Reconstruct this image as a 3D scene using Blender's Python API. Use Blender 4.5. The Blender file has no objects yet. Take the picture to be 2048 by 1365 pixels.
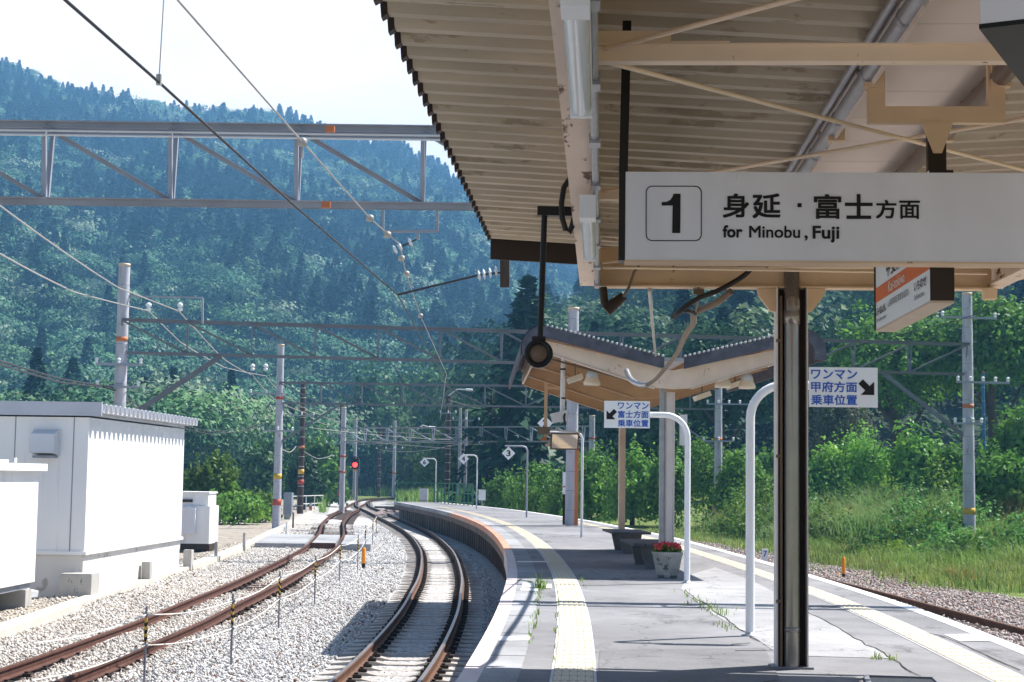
import bpy, math, random
import numpy as np
from mathutils import Matrix, Vector
rng = np.random.default_rng(7)
random.seed(7)
scene = bpy.context.scene
C = scene.collection
R = math.radians

# ------------------------------------------------------------------ camera
FPX, CX, CY = 3200.0, 1024.0, 682.5          # focal length in pixels of the 2048 px wide photograph
YAW, PITCH, ROLL = R(3.24), R(4.84), 0.014
EYE = np.array([0.0, 0.0, 1.55])
fw = np.array([-math.sin(YAW)*math.cos(PITCH), math.cos(YAW)*math.cos(PITCH), math.sin(PITCH)])
r0 = np.array([math.cos(YAW), math.sin(YAW), 0.0]); u0 = np.cross(r0, fw)
RT = r0*math.cos(ROLL)+u0*math.sin(ROLL); UP = u0*math.cos(ROLL)-r0*math.sin(ROLL)
cd = bpy.data.cameras.new('camera'); cam = bpy.data.objects.new('camera', cd); C.objects.link(cam)
cd.sensor_width = 36.0; cd.lens = 36.0*FPX/2048.0; cd.clip_start = 0.1; cd.clip_end = 4000
m = Matrix.Identity(4)
for i in range(3):
    m[i][0], m[i][1], m[i][2], m[i][3] = RT[i], UP[i], -fw[i], EYE[i]
cam.matrix_world = m
scene.camera = cam

# ------------------------------------------------------------------ world, sun, exposure
SUN = Vector((0.584, 0.37, 1.0)).normalized()
el = math.asin(SUN.z); az = math.atan2(SUN.x, SUN.y)
w = bpy.data.worlds.new('World'); scene.world = w; w.use_nodes = True
nt = w.node_tree; N = nt.nodes; L = nt.links; N.clear()
out = N.new('ShaderNodeOutputWorld'); bg = N.new('ShaderNodeBackground')
sky = N.new('ShaderNodeTexSky'); sky.sky_type = 'NISHITA'; sky.sun_disc = False
sky.sun_elevation = el; sky.sun_rotation = az; sky.dust_density = 1.5
sc = N.new('ShaderNodeVectorMath'); sc.operation = 'SCALE'; sc.inputs['Scale'].default_value = 0.05
L.new(sky.outputs[0], sc.inputs[0])
tc = N.new('ShaderNodeTexCoord'); nz = N.new('ShaderNodeTexNoise')
nz.inputs['Scale'].default_value = 2.2; nz.inputs['Detail'].default_value = 6; nz.inputs['Roughness'].default_value = 0.55
mp = N.new('ShaderNodeMapping'); mp.inputs['Scale'].default_value = (1, 1, 2.2); mp.inputs['Location'].default_value = (0.3, 0.1, 0.55)
L.new(tc.outputs['Generated'], mp.inputs[0]); L.new(mp.outputs[0], nz.inputs['Vector'])
sx = N.new('ShaderNodeSeparateXYZ'); L.new(tc.outputs['Generated'], sx.inputs[0])
hz = N.new('ShaderNodeMapRange'); hz.inputs[1].default_value = 0.27; hz.inputs[2].default_value = 0.46
hz.inputs[3].default_value = 0.55; hz.inputs[4].default_value = -0.45; L.new(sx.outputs['Z'], hz.inputs[0])
hy = N.new('ShaderNodeMapRange'); hy.inputs[1].default_value = -0.1; hy.inputs[2].default_value = 0.7; hy.inputs[3].default_value = -0.5; hy.inputs[4].default_value = 0.0; L.new(sx.outputs['Y'], hy.inputs[0])
ah = N.new('ShaderNodeMath'); ah.operation = 'ADD'; L.new(hz.outputs[0], ah.inputs[0]); L.new(hy.outputs[0], ah.inputs[1])
ad = N.new('ShaderNodeMath'); ad.operation = 'ADD'; L.new(nz.outputs['Fac'], ad.inputs[0]); L.new(ah.outputs[0], ad.inputs[1])
cr = N.new('ShaderNodeMapRange'); cr.interpolation_type = 'SMOOTHSTEP'
cr.inputs[1].default_value = 0.48; cr.inputs[2].default_value = 0.88; L.new(ad.outputs[0], cr.inputs[0])
mx = N.new('ShaderNodeMix'); mx.data_type = 'RGBA'
L.new(cr.outputs[0], mx.inputs[0]); L.new(sc.outputs[0], mx.inputs[6])
cc_ = N.new('ShaderNodeValToRGB'); cc_.color_ramp.elements[0].position = 0.40; cc_.color_ramp.elements[1].position = 0.58; cc_.color_ramp.elements[0].color = (0.68, 0.62, 0.60, 1); cc_.color_ramp.elements[1].color = (0.84, 0.73, 0.67, 1)
L.new(nz.outputs['Fac'], cc_.inputs[0]); L.new(cc_.outputs[0], mx.inputs[7])
L.new(mx.outputs[2], bg.inputs['Color']); bg.inputs['Strength'].default_value = 1.0
L.new(bg.outputs[0], out.inputs[0])
sd = bpy.data.lights.new('sun', 'SUN'); sd.energy = 5.0; sd.angle = R(0.5); sd.color = (1.0, 0.95, 0.87)
so = bpy.data.objects.new('sun', sd); C.objects.link(so)
so.rotation_euler = SUN.to_track_quat('Z', 'Y').to_euler(); so.location = (20, 10, 40)
vs = scene.view_settings
vs.view_transform = 'Standard'; vs.look = 'None'; vs.gamma = 1.0; vs.use_curve_mapping = False
vs.exposure = 1.2
scene.cycles.max_bounces = 6; scene.cycles.diffuse_bounces = 4; scene.cycles.glossy_bounces = 2
scene.cycles.transmission_bounces = 3; scene.cycles.volume_bounces = 0
scene.cycles.use_denoising = True

# ------------------------------------------------------------------ pixel rays
def ray(px, py): return fw+RT*(px-CX)/FPX+UP*(CY-py)/FPX
def onZ(px, py, z): d = ray(px, py); return EYE+d*(z-EYE[2])/d[2]
def onY(px, py, Y): d = ray(px, py); return EYE+d*Y/d[1]
def at(px, py, D): return EYE+ray(px, py)*D

# ------------------------------------------------------------------ materials
def rgba(c): return (c[0], c[1], c[2], 1)
def mat(name, col, rough=0.7, var=0.12, scale=4.0, metal=0.0, spot=None, spot_amt=0.0, spot_scale=6.0, bump=0.0, bump_scale=40.0, stretch=(1, 1, 1), spec=0.3, emit=None):
    mt = bpy.data.materials.new(name); mt.use_nodes = True
    t = mt.node_tree; b = t.nodes['Principled BSDF']; ln = t.links
    b.inputs['Roughness'].default_value = rough; b.inputs['Metallic'].default_value = metal
    b.inputs['Specular IOR Level'].default_value = spec
    geo = t.nodes.new('ShaderNodeNewGeometry'); mpn = t.nodes.new('ShaderNodeMapping'); mpn.inputs['Scale'].default_value = stretch
    ln.new(geo.outputs['Position'], mpn.inputs[0])
    n1 = t.nodes.new('ShaderNodeTexNoise'); n1.inputs['Scale'].default_value = scale; n1.inputs['Detail'].default_value = 5
    ln.new(mpn.outputs[0], n1.inputs['Vector'])
    rp = t.nodes.new('ShaderNodeValToRGB')
    rp.color_ramp.elements[0].position = 0.3; rp.color_ramp.elements[1].position = 0.7
    rp.color_ramp.elements[0].color = rgba([x*(1-var) for x in col]); rp.color_ramp.elements[1].color = rgba([min(1, x*(1+var)) for x in col])
    ln.new(n1.outputs['Fac'], rp.inputs[0]); last = rp.outputs[0]
    if spot:
        n2 = t.nodes.new('ShaderNodeTexNoise'); n2.inputs['Scale'].default_value = spot_scale; n2.inputs['Detail'].default_value = 8; n2.inputs['Roughness'].default_value = 0.65
        ln.new(mpn.outputs[0], n2.inputs['Vector'])
        r2 = t.nodes.new('ShaderNodeMapRange'); r2.inputs[1].default_value = 0.70-spot_amt; r2.inputs[2].default_value = 0.74-spot_amt
        ln.new(n2.outputs['Fac'], r2.inputs[0])
        mxx = t.nodes.new('ShaderNodeMix'); mxx.data_type = 'RGBA'; mxx.inputs[7].default_value = rgba(spot)
        ln.new(r2.outputs[0], mxx.inputs[0]); ln.new(last, mxx.inputs[6]); last = mxx.outputs[2]
    ln.new(last, b.inputs['Base Color'])
    if bump > 0:
        n3 = t.nodes.new('ShaderNodeTexNoise'); n3.inputs['Scale'].default_value = bump_scale; n3.inputs['Detail'].default_value = 6
        ln.new(geo.outputs['Position'], n3.inputs['Vector'])
        bp = t.nodes.new('ShaderNodeBump'); bp.inputs['Strength'].default_value = bump; bp.inputs['Distance'].default_value = 0.02
        ln.new(n3.outputs['Fac'], bp.inputs['Height']); ln.new(bp.outputs[0], b.inputs['Normal'])
    if emit:
        b.inputs['Emission Color'].default_value = rgba(emit[0]); b.inputs['Emission Strength'].default_value = emit[1]
    return mt

def leafmat(name, dark, light, trans=0.35):
    mt = bpy.data.materials.new(name); mt.use_nodes = True
    t = mt.node_tree; ln = t.links; t.nodes.clear()
    o = t.nodes.new('ShaderNodeOutputMaterial')
    at_ = t.nodes.new('ShaderNodeAttribute'); at_.attribute_name = 'tint'
    geo = t.nodes.new('ShaderNodeNewGeometry')
    n1 = t.nodes.new('ShaderNodeTexNoise'); n1.inputs['Scale'].default_value = 0.8; n1.inputs['Detail'].default_value = 4
    ln.new(geo.outputs['Position'], n1.inputs['Vector'])
    rp = t.nodes.new('ShaderNodeValToRGB'); rp.color_ramp.elements[0].color = rgba(dark); rp.color_ramp.elements[1].color = rgba(light)
    rp.color_ramp.elements[0].position = 0.3; rp.color_ramp.elements[1].position = 0.72
    ln.new(n1.outputs['Fac'], rp.inputs[0])
    mu = t.nodes.new('ShaderNodeMix'); mu.data_type = 'RGBA'; mu.blend_type = 'MULTIPLY'; mu.inputs[0].default_value = 1
    ln.new(rp.outputs[0], mu.inputs[6]); ln.new(at_.outputs['Color'], mu.inputs[7])
    d = t.nodes.new('ShaderNodeBsdfDiffuse'); tr = t.nodes.new('ShaderNodeBsdfTranslucent'); g = t.nodes.new('ShaderNodeBsdfGlossy')
    g.inputs['Roughness'].default_value = 0.45; g.inputs['Color'].default_value = (0.9, 0.95, 1, 1)
    ln.new(mu.outputs[2], d.inputs[0]); ln.new(mu.outputs[2], tr.inputs[0])
    m1 = t.nodes.new('ShaderNodeMixShader'); m1.inputs[0].default_value = trans
    ln.new(d.outputs[0], m1.inputs[1]); ln.new(tr.outputs[0], m1.inputs[2])
    m2 = t.nodes.new('ShaderNodeMixShader'); m2.inputs[0].default_value = 0.012
    ln.new(m1.outputs[0], m2.inputs[1]); ln.new(g.outputs[0], m2.inputs[2])
    ln.new(m2.outputs[0], o.inputs[0])
    return mt

M = {}
M['cream'] = mat('cream_paint', (0.70, 0.50, 0.33), 0.55, 0.08, 3, spot=(0.16, 0.07, 0.03), spot_amt=0.035, spot_scale=9)
M['creambounce'] = mat('tie_beam_bounce_cream', (0.84, 0.66, 0.50), 0.5, 0.08, 3, spot=(0.25, 0.12, 0.06), spot_amt=0.04, spot_scale=10)  # beam cream lightened to carry sun bounced up from the ground
M['peel'] = mat('peeling_cream_paint', (0.80, 0.64, 0.52), 0.6, 0.08, 3, spot=(0.15, 0.07, 0.035), spot_amt=0.125, spot_scale=9, stretch=(1, 0.3, 1))
M['roofsheet'] = mat('roof_sheet_paint', (0.47, 0.395, 0.30), 0.6, 0.16, 2.2, spot=(0.33, 0.265, 0.185), spot_amt=0.13, spot_scale=4.5, stretch=(0.5, 1.6, 1))
M['valley'] = mat('valley_board', (0.74, 0.62, 0.54), 0.6, 0.06, 1.5)
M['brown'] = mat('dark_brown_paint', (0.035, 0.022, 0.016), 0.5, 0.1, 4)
M['black'] = mat('black_paint', (0.012, 0.011, 0.011), 0.4, 0.1, 4)
M['blackplain'] = mat('sign_black', (0.008, 0.008, 0.009), 0.5, 0.0, 4)
M['steelpipe'] = mat('pipe_grey_brown', (0.34, 0.31, 0.29), 0.22, 0.12, 3, metal=0.55, spec=0.5)
M['greypipe'] = mat('gutter_pipe_grey', (0.33, 0.33, 0.36), 0.35, 0.15, 6, metal=0.3)
M['brownpipe'] = mat('brown_pipe', (0.16, 0.11, 0.08), 0.45, 0.1, 4)
M['whitelamp'] = mat('lamp_white', (0.78, 0.80, 0.84), 0.35, 0.03, 4, spot=(0.08, 0.07, 0.06), spot_amt=0.0, spot_scale=40)
M['diffuser'] = mat('lamp_diffuser', (0.62, 0.66, 0.70), 0.2, 0.04, 4, spec=0.6)
M['signwhite'] = mat('sign_white', (0.70, 0.70, 0.76), 0.45, 0.05, 3, spot=(0.26, 0.19, 0.14), spot_amt=0.0, spot_scale=12, stretch=(2.0, 1, 0.5))
M['signplain'] = mat('sign_clean_white', (0.82, 0.83, 0.86), 0.4, 0.02, 3)
M['orange'] = mat('sign_orange', (0.70, 0.14, 0.025), 0.45, 0.05, 3)
M['textwhite'] = mat('text_white', (0.85, 0.82, 0.8), 0.5, 0.0)
M['textgrey'] = mat('text_dark_grey', (0.02, 0.02, 0.022), 0.5, 0.0)
M['textblue'] = mat('text_blue', (0.035, 0.12, 0.50), 0.5, 0.0)
M['signcream'] = mat('sign_under_cream', (0.60, 0.47, 0.36), 0.5, 0.05)
M['polewhite'] = mat('white_post_paint', (0.82, 0.83, 0.87), 0.42, 0.04, 2, spot=(0.42, 0.30, 0.22), spot_amt=-0.01, spot_scale=16)
def asphalt_mat(name, base, dirt=0.55):
    mt = bpy.data.materials.new(name); mt.use_nodes = True; t = mt.node_tree; bs = t.nodes['Principled BSDF']; ln = t.links
    bs.inputs['Roughness'].default_value = 0.88; bs.inputs['Specular IOR Level'].default_value = 0.25
    geo = t.nodes.new('ShaderNodeNewGeometry')
    def noise(sc_, d=6, r_=0.55, st=(1, 1, 1)):
        mp_ = t.nodes.new('ShaderNodeMapping'); mp_.inputs['Scale'].default_value = st; ln.new(geo.outputs['Position'], mp_.inputs[0])
        n_ = t.nodes.new('ShaderNodeTexNoise'); n_.inputs['Scale'].default_value = sc_; n_.inputs['Detail'].default_value = d; n_.inputs['Roughness'].default_value = r_; ln.new(mp_.outputs[0], n_.inputs['Vector']); return n_.outputs['Fac']
    def rng_(f, a0, a1, b0, b1):
        r_ = t.nodes.new('ShaderNodeMapRange'); r_.inputs[1].default_value = a0; r_.inputs[2].default_value = a1; r_.inputs[3].default_value = b0; r_.inputs[4].default_value = b1; ln.new(f, r_.inputs[0]); return r_.outputs[0]
    def mul(x, y):
        q = t.nodes.new('ShaderNodeMath'); q.operation = 'MULTIPLY'; ln.new(x, q.inputs[0]); ln.new(y, q.inputs[1]); return q.outputs[0]
    f = rng_(noise(0.35, 4), 0.35, 0.65, 0.82, 1.16)                 # resurfaced areas
    f = mul(f, rng_(noise(2.2, 7, 0.65), 0.35, 0.7, 1.10, 0.86))
    f = mul(f, rng_(noise(0.9, 8, 0.7, (1, 0.35, 1)), 0.56, 0.66, 1.0, dirt))   # dark stains
    f = mul(f, rng_(noise(7, 5, 0.7), 0.62, 0.72, 1.0, 0.80))
    f = mul(f, rng_(noise(120, 2), 0.3, 0.7, 0.80, 1.20))           # aggregate
    vo = t.nodes.new('ShaderNodeTexVoronoi'); vo.feature = 'DISTANCE_TO_EDGE'; vo.inputs['Scale'].default_value = 0.45
    wv = t.nodes.new('ShaderNodeTexNoise'); wv.inputs['Scale'].default_value = 2.5; wv.inputs['Detail'].default_value = 6; ln.new(geo.outputs['Position'], wv.inputs['Vector'])
    ad_ = t.nodes.new('ShaderNodeVectorMath'); ad_.operation = 'MULTIPLY_ADD'; ln.new(wv.outputs['Color'], ad_.inputs[0]); ad_.inputs[1].default_value = (0.9, 0.9, 0); ln.new(geo.outputs['Position'], ad_.inputs[2]); ln.new(ad_.outputs[0], vo.inputs['Vector'])
    f = mul(f, rng_(vo.outputs['Distance'], 0.0, 0.006, 0.45, 1.0))  # hairline cracks
    cb = t.nodes.new('ShaderNodeVectorMath'); cb.operation = 'SCALE'; cb.inputs[0].default_value = base; ln.new(f, cb.inputs['Scale'])
    ln.new(cb.outputs[0], bs.inputs['Base Color'])
    bp = t.nodes.new('ShaderNodeBump'); bp.inputs['Strength'].default_value = 0.5; bp.inputs['Distance'].default_value = 0.01; ln.new(noise(70, 4), bp.inputs['Height']); ln.new(bp.outputs[0], bs.inputs['Normal'])
    return mt
M['asphalt'] = asphalt_mat('platform_asphalt', (0.225, 0.225, 0.24))
M['concrete'] = asphalt_mat('platform_concrete', (0.31, 0.315, 0.335), 0.7)
M['patch'] = asphalt_mat('platform_patch', (0.33, 0.33, 0.345), 0.7)
M['darkpatch'] = asphalt_mat('platform_darkpatch', (0.175, 0.175, 0.188), 0.7)
M['copwhite'] = mat('coping_pinkish_white', (0.68, 0.57, 0.56), 0.75, 0.09, 2.5, spot=(0.42, 0.30, 0.28), spot_amt=0.06, spot_scale=5)
M['coporange'] = mat('coping_faded_orange', (0.52, 0.25, 0.16), 0.75, 0.15, 2.5, spot=(0.50, 0.38, 0.34), spot_amt=0.17, spot_scale=3)
M['linewhite'] = mat('white_line_paint', (0.74, 0.74, 0.75), 0.7, 0.06, 3, spot=(0.4, 0.4, 0.41), spot_amt=0.06, spot_scale=9)
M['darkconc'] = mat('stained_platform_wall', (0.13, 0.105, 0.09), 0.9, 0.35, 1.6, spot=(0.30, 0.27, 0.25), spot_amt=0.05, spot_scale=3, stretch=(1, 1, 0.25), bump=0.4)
M['groove'] = mat('joint_dark', (0.05, 0.045, 0.04), 0.9)
M['steel'] = mat('rail_polished_top', (0.34, 0.31, 0.31), 0.32, 0.1, 4, metal=0.75)
M['rust'] = mat('rail_rust', (0.115, 0.058, 0.036), 0.75, 0.22, 5, spot=(0.24, 0.12, 0.06), spot_amt=0.05)
M['rustred'] = mat('siding_rail_rust', (0.085, 0.036, 0.026), 0.8, 0.2, 5, spot=(0.16, 0.07, 0.04), spot_amt=0.03)
M['pcsleeper'] = mat('concrete_sleeper', (0.36, 0.33, 0.31), 0.9, 0.12, 5, spot=(0.25, 0.19, 0.15), spot_amt=0.07, bump=0.3)
M['wood'] = mat('old_timber', (0.16, 0.12, 0.10), 0.9, 0.25, 5, stretch=(0.3, 3, 1), bump=0.4)
M['fasten'] = mat('rail_fastening', (0.035, 0.026, 0.022), 0.8, 0.2)
M['kerb'] = mat('kerb_concrete', (0.50, 0.48, 0.43), 0.85, 0.12, 1.3, spot=(0.34, 0.31, 0.26), spot_amt=0.07)
M['blockconc'] = mat('block_concrete', (0.40, 0.39, 0.375), 0.9, 0.2, 2.5, spot=(0.14, 0.13, 0.115), spot_amt=0.09, spot_scale=2.5, stretch=(1, 1, 0.4))
M['wallwhite'] = mat('building_white', (0.79, 0.79, 0.81), 0.5, 0.03, 0.7, spot=(0.70, 0.70, 0.71), spot_amt=0.10, spot_scale=2.0, stretch=(2.2, 2.2, 0.10))
M['wallgrey'] = mat('building_panel', (0.66, 0.66, 0.72), 0.5, 0.03, 1.2)
M['fascia'] = mat('building_fascia', (0.45, 0.47, 0.55), 0.45, 0.04, 2)
M['roofwhite'] = mat('building_roof_sheet', (0.62, 0.63, 0.67), 0.45, 0.06, 2)
M['jointblue'] = mat('panel_joint', (0.24, 0.26, 0.30), 0.6)
M['plinth'] = mat('building_plinth', (0.66, 0.64, 0.62), 0.8, 0.08, 1.2, spot=(0.45, 0.42, 0.39), spot_amt=0.10, spot_scale=2.5)
M['conpole'] = mat('pole_concrete', (0.44, 0.44, 0.50), 0.85, 0.16, 2.2, spot=(0.27, 0.27, 0.31), spot_amt=0.10, spot_scale=2.5, stretch=(2.5, 2.5, 0.5))
M['tarpole'] = mat('pole_tarred_wood', (0.065, 0.045, 0.036), 0.8, 0.3, 3, stretch=(3, 3, 0.4))
M['galv'] = mat('galvanised_steel', (0.29, 0.315, 0.38), 0.5, 0.12, 2, metal=0.25)
M['galvdark'] = mat('weathered_steel', (0.17, 0.19, 0.23), 0.6, 0.12, 2, metal=0.2)
M['galvlight'] = mat('pale_pipe', (0.62, 0.63, 0.66), 0.4, 0.05)
M['bandorange'] = mat('band_orange', (0.50, 0.17, 0.07), 0.6, 0.1)
M['bandyellow'] = mat('band_yellow', (0.60, 0.38, 0.05), 0.6, 0.1)
M['bandred'] = mat('band_red', (0.42, 0.075, 0.045), 0.6, 0.1)
M['insul'] = mat('porcelain', (0.80, 0.82, 0.85), 0.2, 0.02)
M['wire'] = mat('wire_dark', (0.035, 0.035, 0.04), 0.5)
M['wirelight'] = mat('wire_aluminium', (0.40, 0.38, 0.36), 0.4, metal=0.3)
M['cable'] = mat('cable_black', (0.02, 0.018, 0.017), 0.45)
M['cablegrey'] = mat('cable_brown', (0.19, 0.14, 0.10), 0.6)
M['silverwrap'] = mat('cable_silver_wrap', (0.5, 0.5, 0.52), 0.3, metal=0.6)
M['stake'] = mat('stake_grey', (0.22, 0.22, 0.25), 0.5, metal=0.4)
M['stripe'] = mat('stripe_black', (0.012, 0.012, 0.012), 0.5)
M['rope'] = mat('rope_white', (0.68, 0.66, 0.62), 0.8)
M['mkorange'] = mat('marker_orange', (0.80, 0.28, 0.015), 0.5, 0.04)
M['planter'] = mat('planter_mossy_concrete', (0.34, 0.34, 0.33), 0.9, 0.2, 6, spot=(0.10, 0.10, 0.095), spot_amt=0.13, spot_scale=7, bump=0.5)
M['bench'] = mat('bench_wood', (0.085, 0.085, 0.10), 0.7, 0.2, 6, stretch=(1, 6, 1))
M['benchleg'] = mat('bench_leg_concrete', (0.13, 0.13, 0.135), 0.85, 0.2)
M['fenceg'] = mat('fence_green', (0.04, 0.17, 0.10), 0.5)
M['signalred'] = mat('signal_red', (0.6, 0.01, 0.01), 0.4, 0, emit=((1.0, 0.03, 0.03), 3.0))
M['red'] = mat('flower_red', (0.65, 0.05, 0.07), 0.6, 0.2, 30)
M['eaveslate'] = mat('eave_cap_slate', (0.085, 0.088, 0.115), 0.7, 0.35, 5, spot=(0.30, 0.31, 0.34), spot_amt=0.035, spot_scale=14)
M['asbestos'] = mat('corrugated_roof_top', (0.50, 0.50, 0.52), 0.9, 0.15, 3)
M['soffit'] = mat('soffit_orange_brown', (0.40, 0.235, 0.12), 0.7, 0.18, 2.5, spot=(0.14, 0.07, 0.03), spot_amt=0.05, spot_scale=3)
M['creamlight'] = mat('far_beam_cream', (0.70, 0.56, 0.45), 0.55, 0.10, 3, spot=(0.30, 0.17, 0.09), spot_amt=0.065, spot_scale=4)
M['colpaint'] = mat('column_paint_grey', (0.66, 0.60, 0.58), 0.5, 0.06, 3, spot=(0.22, 0.12, 0.07), spot_amt=0.02, spot_scale=12)
M['creamshade'] = mat('shaded_cream_paint', (0.52, 0.33, 0.19), 0.6, 0.12, 3, spot=(0.2, 0.10, 0.04), spot_amt=0.03)  # inner beams: cream darkened toward orange for the dimmer light under the roof
M['mirror'] = mat('mirror_glass', (0.40, 0.35, 0.31), 0.04, 0.0, metal=1.0)  # dark brown tint stands in for a brownish reflection of track and platform
M['bluepole'] = mat('blue_pole', (0.05, 0.16, 0.30), 0.5)
M['globe'] = mat('lamp_globe', (0.80, 0.72, 0.60), 0.25, 0.03)
M['reflector'] = mat('lamp_reflector_blue', (0.55, 0.63, 0.75), 0.3, 0.03)
M['whitecap'] = mat('camera_white', (0.72, 0.72, 0.74), 0.4)
M['leaf'] = leafmat('leaf_broad', (0.055, 0.14, 0.028), (0.155, 0.28, 0.06))
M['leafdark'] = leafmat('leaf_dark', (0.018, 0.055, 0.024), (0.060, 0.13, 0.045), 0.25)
M['woodshade'] = leafmat('wood_shaded', (0.010, 0.034, 0.016), (0.034, 0.080, 0.028), 0.12)  # leaf green darkened to put the shade behind the front trees into the colour
M['leaflight'] = leafmat('leaf_light', (0.085, 0.165, 0.022), (0.17, 0.26, 0.05), 0.4)
M['leafgrey'] = leafmat('leaf_grey', (0.10, 0.13, 0.08), (0.19, 0.20, 0.14), 0.3)
M['forest'] = leafmat('forest_leaves', (0.024, 0.068, 0.044), (0.052, 0.115, 0.062), 0.0)  # green leaned toward blue, so part of the haze sits in the leaf colour
M['grass'] = leafmat('grass_blades', (0.13, 0.23, 0.05), (0.28, 0.37, 0.13), 0.4)
M['bark'] = mat('bark', (0.09, 0.065, 0.05), 0.9, 0.3, 4, stretch=(3, 3, 0.5))
M['hillsoil'] = mat('hill_undergrowth', (0.018, 0.045, 0.020), 0.95, 0.4, 0.15)

def stone_mat():
    mt = bpy.data.materials.new('crushed_stone'); mt.use_nodes = True; t = mt.node_tree; b = t.nodes['Principled BSDF']
    a = t.nodes.new('ShaderNodeAttribute'); a.attribute_name = 'tint'
    t.links.new(a.outputs['Color'], b.inputs['Base Color']); b.inputs['Roughness'].default_value = 0.9; b.inputs['Specular IOR Level'].default_value = 0.2
    return mt
M['stone'] = stone_mat()

def ground_mat():
    mt = bpy.data.materials.new('trackside_ground'); mt.use_nodes = True; t = mt.node_tree; b = t.nodes['Principled BSDF']; ln = t.links
    b.inputs['Roughness'].default_value = 0.95; b.inputs['Specular IOR Level'].default_value = 0.15
    a = t.nodes.new('ShaderNodeAttribute'); a.attribute_name = 'surf'
    sp = t.nodes.new('ShaderNodeSeparateColor'); ln.new(a.outputs['Color'], sp.inputs[0])
    geo = t.nodes.new('ShaderNodeNewGeometry')
    def noise(s, d=5):
        n = t.nodes.new('ShaderNodeTexNoise'); n.inputs['Scale'].default_value = s; n.inputs['Detail'].default_value = d; ln.new(geo.outputs['Position'], n.inputs['Vector']); return n.outputs['Fac']
    def ramp(f, c0, c1, p0=.3, p1=.7):
        r = t.nodes.new('ShaderNodeValToRGB'); r.color_ramp.elements[0].color = rgba(c0); r.color_ramp.elements[1].color = rgba(c1)
        r.color_ramp.elements[0].position = p0; r.color_ramp.elements[1].position = p1; ln.new(f, r.inputs[0]); return r.outputs[0]
    def mix(f, x, y):
        q = t.nodes.new('ShaderNodeMix'); q.data_type = 'RGBA'; ln.new(f, q.inputs[0]); ln.new(x, q.inputs[6]); ln.new(y, q.inputs[7]); return q.outputs[2]
    vor = t.nodes.new('ShaderNodeTexVoronoi'); vor.inputs['Scale'].default_value = 16; ln.new(geo.outputs['Position'], vor.inputs['Vector'])
    bw = t.nodes.new('ShaderNodeSeparateColor'); ln.new(vor.outputs['Color'], bw.inputs[0])
    gravel = ramp(bw.outputs[0], (0.30, 0.295, 0.295), (0.58, 0.57, 0.575), 0.0, 1.0)
    dirt = ramp(noise(3), (0.26, 0.225, 0.19), (0.42, 0.38, 0.33))
    grass = ramp(noise(1.2), (0.075, 0.12, 0.03), (0.20, 0.24, 0.075))
    brown = ramp(bw.outputs[0], (0.17, 0.13, 0.12), (0.36, 0.30, 0.28), 0.0, 1.0)
    nn = t.nodes.new('ShaderNodeMath'); nn.operation = 'ADD'
    n0 = noise(0.9, 8); sc_ = t.nodes.new('ShaderNodeMath'); sc_.operation = 'MULTIPLY_ADD'; ln.new(n0, sc_.inputs[0]); sc_.inputs[1].default_value = 1.4; sc_.inputs[2].default_value = -0.7
    def edge(ch):
        q = t.nodes.new('ShaderNodeMath'); q.operation = 'ADD'; ln.new(ch, q.inputs[0]); ln.new(sc_.outputs[0], q.inputs[1])
        r = t.nodes.new('ShaderNodeMapRange'); r.inputs[1].default_value = 0.35; r.inputs[2].default_value = 0.65; ln.new(q.outputs[0], r.inputs[0]); return r.outputs[0]
    c = mix(edge(sp.outputs[0]), dirt, gravel)
    c = mix(edge(sp.outputs[2]), c, brown)
    c = mix(edge(sp.outputs[1]), c, grass)
    ln.new(c, b.inputs['Base Color'])
    bp = t.nodes.new('ShaderNodeBump'); bp.inputs['Strength'].default_value = 0.9; bp.inputs['Distance'].default_value = 0.04
    ln.new(vor.outputs['Distance'], bp.inputs['Height']); ln.new(bp.outputs[0], b.inputs['Normal'])
    return mt
M['ground'] = ground_mat()

def tactile_mat():
    mt = mat('tactile_cream', (0.64, 0.585, 0.47), 0.7, 0.07, 3, spot=(0.46, 0.42, 0.34), spot_amt=0.09, spot_scale=6)
    return mt
M['tactile'] = tactile_mat()
M['tactjoint'] = mat('tactile_joint', (0.36, 0.29, 0.19), 0.8)
M['tactmargin'] = mat('tactile_margin', (0.60, 0.61, 0.64), 0.8, 0.1)

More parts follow.
